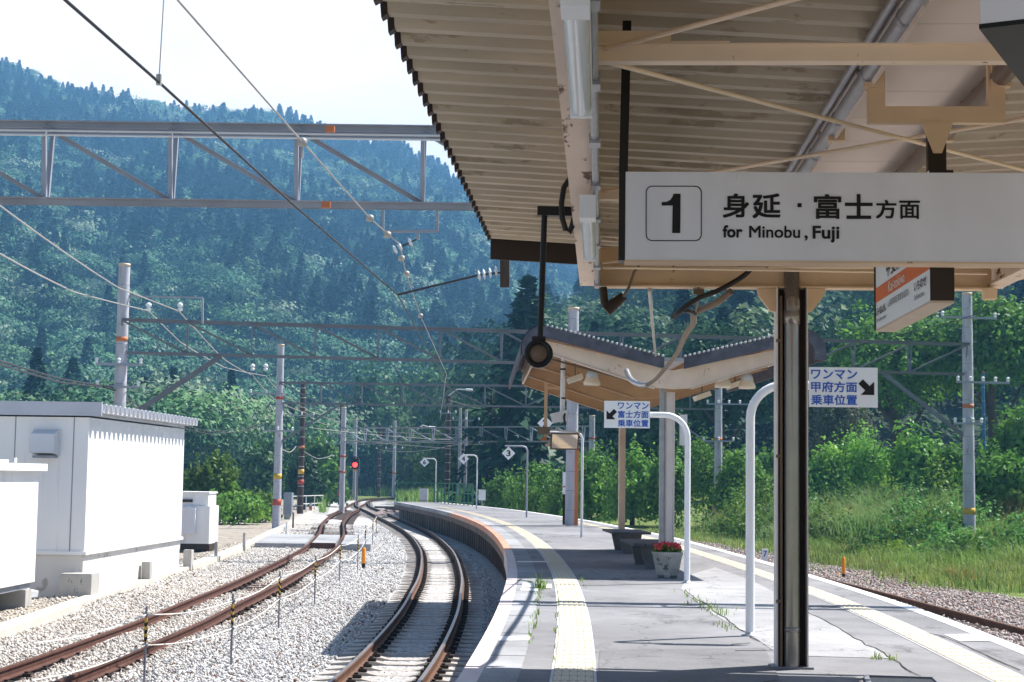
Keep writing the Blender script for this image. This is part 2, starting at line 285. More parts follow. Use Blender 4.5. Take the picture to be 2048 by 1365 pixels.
# ------------------------------------------------------------------ mesh builder
class MB:
    def __init__(s): s.v = []; s.f = []; s.mi = []; s.cur = 0; s.smooth = False; s.sm = []; s.cuts = []
    def cut(s):
        s.cuts.append((len(s.v), len(s.f))); return s
    def add(s, vs_, fs, smooth=None):
        o = len(s.v); s.v.extend([tuple(map(float, x)) for x in vs_]); sm = s.smooth if smooth is None else smooth
        for f in fs: s.f.append([i+o for i in f]); s.mi.append(s.cur); s.sm.append(sm)
        return s
    def box(s, c, d, rz=0.0, rot=None):
        hx, hy, hz_ = d[0]/2, d[1]/2, d[2]/2
        P = [(-hx, -hy, -hz_), (hx, -hy, -hz_), (hx, hy, -hz_), (-hx, hy, -hz_), (-hx, -hy, hz_), (hx, -hy, hz_), (hx, hy, hz_), (-hx, hy, hz_)]
        mm = rot if rot is not None else Matrix.Rotation(rz, 3, 'Z')
        c = Vector(c)
        return s.add([tuple(mm@Vector(p)+c) for p in P], [(0, 3, 2, 1), (4, 5, 6, 7), (0, 1, 5, 4), (1, 2, 6, 5), (2, 3, 7, 6), (3, 0, 4, 7)])
    def bb(s, a, b): return s.box([(a[i]+b[i])/2 for i in range(3)], [abs(b[i]-a[i]) for i in range(3)])
    def bar(s, a, b, w_, h, up=(0, 0, 1)):
        a = Vector(a); b = Vector(b); d = b-a; ln_ = d.length
        if ln_ < 1e-6: return s
        d.normalize(); u = Vector(up)
        if abs(d.dot(u)) > 0.98: u = Vector((1, 0, 0))
        x = d.cross(u).normalized(); z = x.cross(d)
        rot = Matrix((x, d, z)).transposed()
        return s.box((a+b)/2, (w_, ln_, h), rot=rot)
    def angle(s, a, b, w_=0.07, t=0.01, up=(0, 0, 1)):
        a = Vector(a); b = Vector(b); d = (b-a).normalized(); u = Vector(up)
        if abs(d.dot(u)) > 0.98: u = Vector((0, 1, 0))
        x = d.cross(u).normalized(); z = x.cross(d)
        s.bar(a, b, t, w_, u); off = x*(w_/2+t/2)+z*(w_/2-t/2)
        return s.bar(a+off, b+off, w_, t, u)
    def tube(s, pts, r, n=8, cap=True, smooth=True):
        pts = [Vector(p) for p in pts]; k = len(pts); rs = r if hasattr(r, '__len__') else [r]*k
        vs_ = []; pu = None
        for i, p in enumerate(pts):
            d = (pts[min(i+1, k-1)]-pts[max(i-1, 0)]).normalized()
            u = pu if pu is not None else (Vector((0, 0, 1)) if abs(d.z) < 0.9 else Vector((1, 0, 0)))
            x = d.cross(u)
            if x.length < 1e-4: x = d.cross(Vector((0.3, 1, 0.1)))
            x.normalize(); z = x.cross(d).normalized(); pu = z
            for j in range(n):
                a = 2*math.pi*j/n; vs_.append(p+(x*math.cos(a)+z*math.sin(a))*rs[i])
        fs = []
        for i in range(k-1):
            for j in range(n):
                fs.append((i*n+j, i*n+(j+1) % n, (i+1)*n+(j+1) % n, (i+1)*n+j))
        s.add(vs_, fs, smooth)
        if cap:
            s.add([vs_[j] for j in range(n)], [tuple(range(n))[::-1]], False); s.add([vs_[(k-1)*n+j] for j in range(n)], [tuple(range(n))], False)
        return s
    def lathe(s, c, prof, n=16, axis='Z', smooth=True):
        c = Vector(c); vs_ = []; fs = []
        ax = {'Z': lambda r, h, a: (r*math.cos(a), r*math.sin(a), h), 'Y': lambda r, h, a: (r*math.cos(a), h, r*math.sin(a)), 'X': lambda r, h, a: (h, r*math.cos(a), r*math.sin(a))}[axis]
        for r, h in prof:
            for j in range(n): vs_.append(Vector(ax(max(r, 1e-4), h, 2*math.pi*j/n))+c)
        for i in range(len(prof)-1):
            for j in range(n): fs.append((i*n+j, i*n+(j+1) % n, (i+1)*n+(j+1) % n, (i+1)*n+j))
        fs.append(tuple(range(n))[::-1]); fs.append(tuple((len(prof)-1)*n+j for j in range(n)))
        return s.add(vs_, fs, smooth)
    def prism(s, poly, o, ax, ay, an, t):
        # polygon in plane (o, ax, ay), extruded by t along an
        o = Vector(o); ax = Vector(ax); ay = Vector(ay); an = Vector(an); n = len(poly)
        a = [o+ax*p[0]+ay*p[1] for p in poly]; b = [p+an*t for p in a]
        fs = [tuple(range(n))[::-1], tuple(range(n, 2*n))]+[(i, (i+1) % n, n+(i+1) % n, n+i) for i in range(n)]
        return s.add(a+b, fs)
    def build(s, name, mats, parent=None, world=False, tint=None):
        if s.cuts:
            o = None; pv = pf = 0
            for cv, cf in s.cuts+[(len(s.v), len(s.f))]:
                if cf > pf:
                    q = MB(); q.v = s.v[pv:cv]; q.f = [[i-pv for i in f] for f in s.f[pf:cf]]; q.mi = s.mi[pf:cf]; q.sm = s.sm[pf:cf]; o = q.build(name, mats, parent, world)
                pv, pf = cv, cf
            return o
        me = bpy.data.meshes.new(name)
        off = Vector((0, 0, 0))
        vs_ = s.v
        if world and parent is not None:
            pm_ = parent.matrix_basis if parent.parent is None else parent.parent.matrix_basis@parent.matrix_basis
            mi = pm_.inverted(); vs_ = [tuple(mi@Vector(v)) for v in s.v]
        me.from_pydata(vs_, [], s.f)
        if not isinstance(mats, (list, tuple)): mats = [mats]
        for q in mats: me.materials.append(q)
        me.polygons.foreach_set('material_index', s.mi); me.polygons.foreach_set('use_smooth', s.sm)
        me.update()
        o = bpy.data.objects.new(name, me); C.objects.link(o)
        if parent is not None: o.parent = parent
        return o

def tag(o, label=None, cat=None, group=None, kind=None):
    if label: o['label'] = label
    if cat: o['category'] = cat
    if group: o['group'] = group
    if kind: o['kind'] = kind
    return o
def thing(name, label, cat, loc=(0, 0, 0), rz=0.0, group=None):
    o = bpy.data.objects.new(name, None); C.objects.link(o); o.location = loc; o.rotation_euler = (0, 0, rz); o.empty_display_size = 0.2
    o.matrix_basis = Matrix.Translation(Vector(loc))@Matrix.Rotation(rz, 4, 'Z')
    return tag(o, label, cat, group)
def dup(root, loc, rz, label, group=None, scale=None):
    r = root.copy(); C.objects.link(r); r.location = loc; r.rotation_euler = (0, 0, rz); r['label'] = label
    if scale: r.scale = scale
    if group: r['group'] = group
    for ch in list(root.children):
        c = ch.copy(); C.objects.link(c); c.parent = r
        for g in list(ch.children):
            d = g.copy(); C.objects.link(d); d.parent = c
    return r
def npmesh(name, V, F, mt, tint=None, parent=None, smooth=False):
    # V (n,3), F (m,k) with constant k
    me = bpy.data.meshes.new(name); V = np.asarray(V, np.float32); F = np.asarray(F, np.int32); k = F.shape[1]
    me.vertices.add(len(V)); me.vertices.foreach_set('co', V.ravel())
    me.loops.add(F.size); me.loops.foreach_set('vertex_index', F.ravel())
    me.polygons.add(len(F)); me.polygons.foreach_set('loop_start', np.arange(0, F.size, k, dtype=np.int32))
    me.polygons.foreach_set('loop_total', np.full(len(F), k, np.int32))
    if smooth: me.polygons.foreach_set('use_smooth', np.ones(len(F), bool))
    me.update(calc_edges=True)
    if tint is not None:
        a = me.color_attributes.new('tint', 'FLOAT_COLOR', 'POINT'); t4 = np.ones((len(V), 4), np.float32); t4[:, :3] = tint; a.data.foreach_set('color', t4.ravel())
    me.materials.append(mt)
    o = bpy.data.objects.new(name, me); C.objects.link(o)
    if parent is not None: o.parent = parent
    return o

# ------------------------------------------------------------------ writing
def text_geo(s, bold=0.0):
    cu = bpy.data.curves.new('glyphs', 'FONT'); cu.body = s; cu.size = 1.0; cu.offset = bold; cu.resolution_u = 3
    o = bpy.data.objects.new('glyphs', cu); C.objects.link(o)
    dg = bpy.context.evaluated_depsgraph_get(); dg.update()
    me = bpy.data.meshes.new_from_object(o.evaluated_get(dg))
    vs_ = [v.co.copy() for v in me.vertices]; fs = [tuple(p.vertices) for p in me.polygons]
    bpy.data.objects.remove(o); bpy.data.curves.remove(cu); bpy.data.meshes.remove(me)
    return vs_, fs
def put_text(mb, s, o, ax, ay, x0, y0, x1, y1, bold=0.0, lift=0.003):
    vs_, fs = text_geo(s, 0.0)
    if not vs_: return
    xs = [v.x for v in vs_]; ys = [v.y for v in vs_]
    a, b, c_, d = min(xs), max(xs), min(ys), max(ys)
    o = Vector(o); ax = Vector(ax); ay = Vector(ay); n = ax.cross(ay).normalized()
    e = bold*(y1-y0); sh = [(0, 0)] if e <= 0 else [(-e, -e), (e, -e), (-e, e), (e, e), (-e, 0), (e, 0), (0, e), (0, -e), (0, 0)]
    for q, (dx, dy) in enumerate(sh):
        mb.add([o+ax*(x0+e+dx+(v.x-a)/max(b-a, 1e-6)*(x1-x0-2*e))+ay*(y0+e+dy+(v.y-c_)/max(d-c_, 1e-6)*(y1-y0-2*e))+n*(lift+0.00015*q) for v in vs_], fs)

# ------------------------------------------------------------------ curves
def catmull(pts, step=0.5):
    P = [np.array(p, float) for p in pts]; P = [2*P[0]-P[1]]+P+[2*P[-1]-P[-2]]; o = []
    for i in range(1, len(P)-2):
        n = max(2, int(np.linalg.norm(P[i+1]-P[i])/step))
        for k in range(n):
            t = k/n; o.append(0.5*(2*P[i]+(P[i+1]-P[i-1])*t+(2*P[i-1]-5*P[i]+4*P[i+1]-P[i+2])*t*t+(3*P[i]-P[i-1]-3*P[i+1]+P[i+2])*t**3))
    o.append(P[-2]); o = np.array(o)
    for _ in range(6):
        o[1:-1] = (o[:-2]+2*o[1:-1]+o[2:])/4
    return o
def normals2(p):
    d = np.gradient(p, axis=0); d /= np.linalg.norm(d, axis=1)[:, None]
    return np.stack([d[:, 1], -d[:, 0]], 1)   # to the right of travel
def offset(p, d): return p+normals2(p)*d
def resample(p, step):
    s = np.concatenate([[0], np.cumsum(np.linalg.norm(np.diff(p, axis=0), axis=1))]); t = np.arange(0, s[-1], step)
    return np.stack([np.interp(t, s, p[:, 0]), np.interp(t, s, p[:, 1])], 1)
def ribbon(mb, p, a, b, z):
    A = offset(p, a); B = offset(p, b); n = len(p)
    mb.add([(x, y, z) for x, y in A]+[(x, y, z) for x, y in B], [(i, n+i, n+i+1, i+1) for i in range(n-1)])
def sweep(mb, p, prof, mats=None):
    # prof: closed list of (offset, z); mats: material index per profile segment
    n = len(p); k = len(prof); rings = [offset(p, q[0]) for q in prof]
    base = [(rings[j][i][0], rings[j][i][1], prof[j][1]) for i in range(n) for j in range(k)]
    for j in range(k):
        mb.cur = mats[j] if mats else 0
        j2 = (j+1) % k
        idx = [(i*2, i*2+1, i*2+3, i*2+2) for i in range(n-1)]
        mb.add([base[i*k+q] for i in range(n) for q in (j, j2)], idx)
    mb.cur = 0

edgeL = catmull([(-1.05, 2), (-1.06, 8), (-1.08, 12.2), (-1.11, 14.7), (-1.17, 17.8), (-1.27, 20.9), (-1.40, 24.2), (-1.58, 27.5), (-1.92, 32.6), (-2.43, 38.7), (-3.2, 46.2), (-4.3, 54.8), (-6.1, 65.9), (-8.1, 75.8), (-12.0, 93)])
edgeR = catmull([(4.06, 2), (4.05, 8), (4.03, 14), (3.93, 20), (3.55, 26), (2.97, 33), (1.87, 43.5), (0.2, 54.6), (-0.95, 61), (-4.2, 75.8), (-9.2, 93)])
def xl(Y): return np.interp(Y, edgeL[:, 1], edgeL[:, 0])
def xr(Y): return np.interp(Y, edgeR[:, 1], edgeR[:, 0])
main = catmull([(-2.60, 2), (-2.62, 10), (-2.72, 19.6), (-2.87, 24.4), (-3.17, 30), (-3.53, 34.7), (-4.02, 40.6), (-4.97, 49.6), (-5.9, 57), (-7.7, 69), (-9.85, 81), (-12.95, 97), (-15.85, 112), (-19.0, 128), (-21.2, 142), (-22.9, 154), (-23.6, 165), (-23.0, 176), (-20.6, 185), (-16.2, 192), (-9.5, 198), (0, 203)])
siding = catmull([(-6.95, 2), (-6.95, 12), (-6.99, 19.6), (-7.07, 23), (-7.22, 27), (-7.45, 30), (-7.9, 36.8), (-8.8, 47), (-9.75, 56), (-11.3, 67), (-12.75, 76), (-14.2, 85), (-16.4, 101), (-18.0, 115), (-19.8, 128.5), (-21.3, 142)])
track2 = catmull([(6.35, 2), (6.33, 14), (6.25, 20), (5.85, 24.5), (5.38, 29), (4.75, 34.7), (3.6, 43.5), (1.9, 54.6), (0.6, 61), (-2.7, 75.8), (-7.8, 93), (-14, 108)])
def curve_x(c, Y): return np.interp(Y, c[:, 1], c[:, 0])
ZR = -0.95; ZR2 = -0.62

# ------------------------------------------------------------------ ground
def nearest(c, X, Y):
    # lateral distance to a curve
    Yc = np.clip(Y, c[0, 1], c[-1, 1]); return X-np.interp(Yc, c[:, 1], c[:, 0])
main_mono = main[:np.argmax(main[:, 1] > 165)]
def zground(X, Y):
    X = np.asarray(X, float); Y = np.asarray(Y, float)
    dm = nearest(main_mono, X, Y); ds = nearest(siding, X, Y); d2 = nearest(track2, X, Y)
    z = np.full(X.shape, -1.13)
    z = z-0.05*np.exp(-(dm+2.2)**2)-0.012*np.clip((1.25-np.abs(dm))/0.2, 0, 1)                      # shallow dip between the tracks
    z = z+0.06*np.exp(-((ds+3.2)/0.8)**2)
    r = np.clip((d2+1.6)/1.0, 0, 1)
    z = z*(1-r)+(-0.77)*r
    r2 = np.clip((d2-2.0)/3.0, 0, 1); z = z-0.18*r2*r2*(3-2*r2)
    r3 = np.clip((d2-7.0)/9.0, 0, 1); z = z+1.2*r3*r3*(3-2*r3)
    r4 = np.clip((d2-16.0)/40.0, 0, 1); z = z+3.0*r4
    far = np.clip((-ds-9)/20, 0, 1); z = z-0.5*far
    und = 0.04*np.sin(X*0.9+Y*0.31)+0.03*np.sin(Y*0.7-X*0.4)
    z = z+und*np.clip((np.abs(dm)-2)/2, 0.15, 1)
    return z
xs = np.concatenate([[-1500, -900, -500, -250, -150, -100, -70], np.arange(-50, -26, 2.0), np.arange(-26, 20, 0.4), np.arange(20, 60, 2.0), [70, 100, 150, 250, 500, 900, 1500]])
ys = np.concatenate([[-300, -100, -40, -15], np.arange(-8, 70, 0.5), np.arange(70, 220, 2.0), [240, 300, 420, 600, 900, 1400]])
GX, GY = np.meshgrid(xs, ys); GZ = zground(GX, GY)
onp = (GX > xl(GY)+0.15) & (GX < xr(GY)-0.15) & (GY < 93) & (GY > 1.0)
GZ = np.where(onp, np.minimum(GZ, -0.8), GZ)
GZ = np.where(np.abs(GX) > 120, -1.5, GZ)
nx, ny = len(xs), len(ys)
V = np.stack([GX.ravel(), GY.ravel(), GZ.ravel()], 1)
ii = np.arange(ny-1)[:, None]*nx+np.arange(nx-1)[None, :]; ii = ii.ravel()
F = np.stack([ii, ii+1, ii+nx+1, ii+nx], 1)
g = npmesh('ground', V, F, M['ground'], smooth=True); g['kind'] = 'structure'
dm = nearest(main_mono, GX, GY); ds = nearest(siding, GX, GY); d2 = nearest(track2, GX, GY)
gravel = np.clip(1.4-np.maximum(np.abs(dm)-3.4, 0)/0.8, 0, 1); gravel = np.maximum(gravel, 0.62*np.clip(1.4-np.maximum(np.abs(ds)-2.2, 0)/0.8, 0, 1))
grass = np.clip((d2-3.3)/1.6, 0, 1)*1.25+np.clip((-ds-14)/8, 0, 1)*0.9+np.clip((GY-150)/30, 0, 1)
brown = np.clip(1.3-np.abs(d2)/4.0, 0, 1)*1.3
a = g.data.color_attributes.new('surf', 'FLOAT_COLOR', 'POINT')
c4 = np.ones((nx*ny, 4), np.float32); c4[:, 0] = gravel.ravel(); c4[:, 1] = np.clip(grass, 0, 1.2).ravel(); c4[:, 2] = np.clip(brown, 0, 1.2).ravel(); a.data.foreach_set('color', c4.ravel())

# ------------------------------------------------------------------ crushed stone (stuff)
def stones(name, pts, size, tint):
    n = len(pts); base = np.array([(1, 0, 0), (0, 1, 0), (-1, 0, 0), (0, -1, 0), (0, 0, 1), (0, 0, -1)], float)
    fs = np.array([(0, 1, 4), (1, 2, 4), (2, 3, 4), (3, 0, 4), (1, 0, 5), (2, 1, 5), (3, 2, 5), (0, 3, 5)])
    v = base[None]*(0.6+0.8*rng.random((n, 6, 1)))*size[:, None, None]*np.array([1, 1, 0.75])
    q = rng.normal(size=(n, 4)); q /= np.linalg.norm(q, axis=1)[:, None]; w_, x, y, z = q.T
    Rm = np.stack([1-2*(y*y+z*z), 2*(x*y-z*w_), 2*(x*z+y*w_), 2*(x*y+z*w_), 1-2*(x*x+z*z), 2*(y*z-x*w_), 2*(x*z-y*w_), 2*(y*z+x*w_), 1-2*(x*x+y*y)], 1).reshape(n, 3, 3)
    v = np.einsum('nij,nkj->nki', Rm, v)+pts[:, None, :]
    F = (fs[None]+6*np.arange(n)[:, None, None]).reshape(-1, 3)
    return npmesh(name, v.reshape(-1, 3), F, M['stone'], tint=np.repeat(tint, 6, axis=0))
def scatter_y(n, y0, y1):
    u = rng.random(n); return 1/(1/y0-u*(1/y0-1/y1))
n = 125000
Y = scatter_y(n, 15, 85); X = curve_x(main_mono, Y)+rng.uniform(-8.3, 2.2, n)
dmn = X-curve_x(main_mono, Y); dsn = X-curve_x(siding, Y)
keep = (X < xl(Y)-0.1) & (dsn > -2.75) & (np.abs(np.abs(dmn)-0.534) > 0.10) & (np.abs(np.abs(dsn)-0.534) > 0.09)
X, Y, dmn, dsn = X[keep], Y[keep], dmn[keep], dsn[keep]
Z = zground(X, Y)+rng.uniform(-0.005, 0.03, len(X))-0.044*(np.abs(dmn) < 1.02)
size = rng.uniform(0.015, 0.036, len(X))
g0 = rng.uniform(0.30, 0.72, len(X)); tint = np.stack([g0*1.0, g0*0.985, g0*0.985], 1)
sidezone = np.clip((dmn+2.6)/-1.4, 0, 1)[:, None]
warm = np.stack([g0*1.02, g0*0.95, g0*0.88], 1); tint = tint*(1-sidezone)+warm*sidezone
nr_ = np.minimum(np.abs(np.abs(dmn)-0.534), np.abs(np.abs(dsn)-0.534)); rm = (np.clip(1-nr_/0.38, 0, 1)**1.2*np.where(np.abs(dsn) < 1.2, 0.85, 0.6)*rng.uniform(0.3, 1, len(X)))[:, None]; rm = np.maximum(rm, (0.42*(np.abs(dmn) < 1.0)*rng.uniform(0.5, 1, len(X)))[:, None]); tint = tint*(1-rm)+np.array([[0.19, 0.135, 0.105]])*rm
rusty = (rng.random(len(X)) < 0.06)[:, None]; tint = np.where(rusty, np.array([[0.17, 0.10, 0.075]]), tint)
tag(stones('ballast', np.stack([X, Y, Z], 1), size, tint), 'pale crushed stone ballast around the two left tracks', 'ballast', kind='stuff')
n = 12000
Y = scatter_y(n, 18, 80); X = curve_x(siding, Y)-rng.uniform(2.95, 7.5, n); keep = X > np.where(Y < 33, -12.5, -10.75-0.02*(Y-33)-2.5*(Y > 42)); X, Y = X[keep], Y[keep]
g0 = rng.uniform(0.22, 0.62, len(X)); tint = np.stack([g0*1.03, g0*0.95, g0*0.86], 1)
tag(stones('gravel', np.stack([X, Y, zground(X, Y)+0.005], 1), rng.uniform(0.014, 0.05, len(X)), tint), 'loose rubble and gravel beyond the concrete kerb', 'gravel', kind='stuff')
n = 26000
Y = scatter_y(n, 20, 75); X = curve_x(track2, Y)+rng.uniform(-1.4, 4.2, n)
d2n = X-curve_x(track2, Y); keep = (np.abs(np.abs(d2n)-0.534) > 0.09) & (X > xr(Y)+0.05)
X, Y = X[keep], Y[keep]; g0 = rng.uniform(0.15, 0.46, len(X))
tint = np.stack([g0*1.05, g0*0.93, g0*0.90], 1); red = (rng.random(len(X)) < 0.22)[:, None]; tint = np.where(red, tint*np.array([[0.75, 0.55, 0.5]]), tint)
tag(stones('ballast', np.stack([X, Y, zground(X, Y)+0.01], 1), rng.uniform(0.018, 0.045, len(X)), tint), 'brownish ballast stones beside the right hand track', 'ballast', kind='stuff')

# ------------------------------------------------------------------ tracks
def rail_prof(off, zt, s=1):
    return [(off-0.062, zt-0.153), (off-0.062, zt-0.14), (off-0.010, zt-0.122), (off-0.009, zt-0.045), (off-0.032, zt-0.034), (off-0.031, zt-0.006), (off-0.024, zt),
            (off+0.024, zt), (off+0.031, zt-0.006), (off+0.032, zt-0.034), (off+0.009, zt-0.045), (off+0.010, zt-0.122), (off+0.062, zt-0.14), (off+0.062, zt-0.153)]
def sleeper_mesh(wood=False):
    mb = MB()
    if wood:
        mb.box((0, 0, -0.08), (2.1, 0.2, 0.16))
    else:
        prof = [(-1.0, -0.17), (-1.0, -0.03), (-0.90, -0.02), (-0.70, 0.0), (-0.36, 0.0), (-0.2, -0.035), (0.2, -0.035), (0.36, 0.0), (0.70, 0.0), (0.90, -0.02), (1.0, -0.03), (1.0, -0.17)]
        for q in range(len(prof)-1):
            (x0, z0), (x1, z1) = prof[q], prof[q+1]
            mb.add([(x0, -0.125, z0-0.0), (x1, -0.125, z1), (x1, -0.085, z1), (x0, -0.085, z0)], [(0, 1, 2, 3)]) if False else None
        n_ = len(prof)
        a_ = [(x, -0.10 if z > -0.1 else -0.13, z) for x, z in prof]; b_ = [(x, 0.10 if z > -0.1 else 0.13, z) for x, z in prof]
        mb.add(a_+b_, [tuple(range(n_)), tuple(range(n_, 2*n_))[::-1]]+[(i, n_+i, n_+(i+1) % n_, (i+1) % n_) for i in range(n_)])
    mb.cur = 1
    for sx_ in (-1, 1):
        for s2 in (-1, 1):
            mb.box((sx_*0.5335+s2*0.115, 0, 0.022), (0.11, 0.12, 0.05)); mb.box((sx_*0.5335+s2*0.10, 0, 0.05), (0.05, 0.05, 0.04))
    return mb
def track(label, path, zt, mats, sl_mat, wood, y0, y1, nmax=100, sink=0.0, spacing=0.6, jitter=0.0):
    i0 = 0
    t = thing('railway_track', label, 'railway track', (path[0, 0], path[0, 1], 0), 0, None)
    for s_ in (-1, 1):
        mb = MB(); sweep(mb, path, rail_prof(s_*0.5335, zt), [1 if j == 6 else 0 for j in range(14)]); mb.build('rail', mats, t, world=True)
    sp = resample(path, spacing); nr = normals2(sp); rest = MB(); mb0 = sleeper_mesh(wood); first = None; cnt = 0
    for p, nn_ in zip(sp, nr):
        if p[1] < y0 or p[1] > y1: continue
        a_ = math.atan2(nn_[1], nn_[0])+random.uniform(-jitter, jitter)
        if cnt < nmax:
            if first is None:
                o = mb0.build('sleeper', [sl_mat, M['fasten']], t); first = o
            else:
                o = first.copy(); C.objects.link(o); o.parent = t
            o.location = (p[0]-path[0, 0], p[1]-path[0, 1], zt-0.155-sink+random.uniform(-0.012, 0.008)); o.rotation_euler = (0, 0, a_); cnt += 1
        else:
            ca, sa = math.cos(a_), math.sin(a_)
            for mi_ in (0, 1):
                fidx = [f for f, q in zip(mb0.f, mb0.mi) if q == mi_]
                rest.cur = mi_
                rest.add([(p[0]+ca*v[0]-sa*v[1], p[1]+sa*v[0]+ca*v[1], zt-0.155-sink+v[2]) for v in mb0.v], fidx)
    if rest.v:
        o = rest.build('sleepers', [sl_mat, M['fasten']], t, world=True); o['kind'] = 'stuff'
    return t
track('main railway track on concrete sleepers curving beside the left platform edge', main, ZR, [M['rust'], M['steel']], M['pcsleeper'], False, 15, 170)
track('rusty red siding track half buried in stones nearest the white buildings', siding, ZR, [M['rustred'], M['rustred']], M['wood'], True, 14, 120, 90, sink=0.035, spacing=0.75, jitter=0.03)
track('dark rusty track in brown ballast along the right platform edge', track2, ZR2, [M['rust'], M['rust']], M['wood'], True, 14, 90, 80, sink=0.05, spacing=0.75, jitter=0.03)

# concrete kerb left of the siding
kp = catmull([(-9.1, 12), (-9.35, 20), (-9.62, 25.3), (-10.1, 30.3), (-10.9, 39.5), (-12.3, 54), (-14.9, 74), (-17.2, 92), (-19.6, 108), (-22.5, 125)])
mb = MB(); sweep(mb, kp, [(-0.19, -1.3), (-0.19, -0.98), (0.19, -0.98), (0.19, -1.3)]); k_ = mb.build('kerb', M['kerb']); k_['kind'] = 'structure'

# ------------------------------------------------------------------ platform
plat = bpy.data.objects.new('platform', None); C.objects.link(plat); plat['kind'] = 'structure'
def yclip(p, a, b): return p[(p[:, 1] >= a) & (p[:, 1] <= b)]
PL = yclip(edgeL, 2, 93)
Ys = np.linspace(2, 92.9, 200); mb = MB()
A = [(xl(y)+0.10, y, 0.0) for y in Ys]; B = [(xr(y)-0.10, y, 0.0) for y in Ys]; n = len(Ys)
mb.add(A+B, [(i, n+i, n+i+1, i+1) for i in range(n-1)]); mb.build('platform_surface', M['asphalt'], plat)
def sub(y0, y1, base=PL): return yclip(base, y0, y1)
mb = MB(); sweep(mb, sub(2, 34.5), [(0.0, -0.33), (0.0, 0.004), (0.16, 0.004), (0.16, -0.33)]); mb.build('coping', M['copwhite'], plat)
mb = MB(); sweep(mb, sub(34.0, 67), [(0.0, -0.16), (0.0, 0.003), (0.16, 0.003), (0.16, -0.16)]); mb.build('coping', M['coporange'], plat)
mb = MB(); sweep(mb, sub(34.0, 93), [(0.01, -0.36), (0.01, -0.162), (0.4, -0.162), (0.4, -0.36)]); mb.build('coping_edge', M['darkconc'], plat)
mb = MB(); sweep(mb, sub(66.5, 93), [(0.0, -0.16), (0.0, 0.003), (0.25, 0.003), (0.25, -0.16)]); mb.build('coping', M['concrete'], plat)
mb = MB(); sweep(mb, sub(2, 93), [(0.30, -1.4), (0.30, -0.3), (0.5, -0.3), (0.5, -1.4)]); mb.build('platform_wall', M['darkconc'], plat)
mb = MB()
for p_, q_ in zip(resample(offset(PL, 0.285), 1.05), normals2(resample(offset(PL, 0.285), 1.05))):
    if 14 < p_[1] < 92: mb.box((p_[0], p_[1], -0.75), (0.05, 0.14, 0.9), rz=math.atan2(q_[1], q_[0]))
mb.build('wall_rib', M['darkconc'], plat)['kind'] = 'stuff'
mb = MB(); cp = offset(PL, 0.24); mb.tube([(x, y, -0.62+0.05*math.sin(y*2.0)) for x, y in resample(yclip(cp, 20, 40), 0.5)], 0.02, 6); mb.build('wall_cable', M['cable'], plat)
mb = MB(); ribbon(mb, sub(2, 60), 0.16, 0.46, 0.006); mb.build('concrete_strip', M['concrete'], plat)
mb = MB()
for y in np.arange(4, 60, 2.0): 
    x = xl(y); mb.box((x+0.31, y, 0.0065), (0.30, 0.012, 0.003))
mb.build('strip_joint', M['groove'], plat)['kind'] = 'stuff'
def tactile(base, a, b, y0, y1):
    p = sub(y0, y1, base)
    mb = MB(); ribbon(mb, p, a-0.025, b+0.025, 0.005); mb.build('tactile_margin', M['tactmargin'], plat)
    mb = MB(); ribbon(mb, p, a, b, 0.010); o = mb.build('tactile_strip', M['tactile'], plat)
    mb = MB()
    for q in range(6): ribbon(mb, p, a+(b-a)*(q/5)*0.998-0.002, a+(b-a)*(q/5)*0.998+0.002, 0.0125)
    rs = resample(p, 0.3); nr = normals2(rs)
    for s_, nn_ in zip(rs, nr):
        c_ = s_+nn_*(a+b)/2; mb.box((c_[0], c_[1], 0.0115), (abs(b-a), 0.006, 0.003), rz=math.atan2(nn_[1], nn_[0]))
    mb.build('tile_joint', M['tactjoint'], plat)['kind'] = 'stuff'
    # raised bumps
    mb = MB(); rs = rs[(rs[:, 1] < 30)] if len(rs) else rs
    rs2 = resample(yclip(p, y0, 24), 0.06); nr = normals2(rs2)
    for s_, nn_ in zip(rs2, nr):
        for q in range(5):
            c_ = s_+nn_*(a+(b-a)*(q+0.5)/5); r = 0.016
            mb.add([(c_[0]-r, c_[1]-r, 0.0102), (c_[0]+r, c_[1]-r, 0.0102), (c_[0]+r, c_[1]+r, 0.0102), (c_[0]-r, c_[1]+r, 0.0102), (c_[0], c_[1], 0.0165)], [(0, 1, 4), (1, 2, 4), (2, 3, 4), (3, 0, 4)])
    mb.build('tile_bump', M['tactile'], plat)['kind'] = 'stuff'
tactile(PL, 0.73, 1.04, 3, 80)
PR = yclip(edgeR, 2, 93)
tactile(PR, -0.95, -0.64, 3, 60)
mb = MB(); sweep(mb, PR, [(-0.17, -0.3), (-0.17, 0.004), (0.0, 0.004), (0.0, -0.3)]); mb.build('coping', M['linewhite'], plat)
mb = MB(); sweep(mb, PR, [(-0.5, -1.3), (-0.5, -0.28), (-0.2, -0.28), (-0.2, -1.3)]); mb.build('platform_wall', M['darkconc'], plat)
def gpoly(name, px, m_, z=0.006):
    mb = MB(); P = [onZ(x, y, z) for x, y in px]; mb.add([(p[0], p[1], z) for p in P], [tuple(range(len(P)))[::-1]]); return mb.build(name, m_, plat)
gpoly('concrete_patch', [(1361, 1178), (1425, 1228), (1518, 1281), (1545, 1300), (1600, 1312), (1784, 1317), (1700, 1270), (1613, 1221), (1560, 1190), (1500, 1160), (1430, 1135), (1380, 1150)], M['patch'], 0.004)
gpoly('asphalt_patch', [(1200, 1300), (1530, 1296), (1560, 1360), (1190, 1400)], M['darkpatch'], 0.005)
gpoly('boarding_mark', [(1000, 1273), (1062, 1272), (1058, 1281), (997, 1281.5)], M['linewhite'], 0.011)
gpoly('boarding_mark', [(1045, 1166), (1104, 1168), (1104, 1177), (1044, 1175)], M['linewhite'], 0.011)
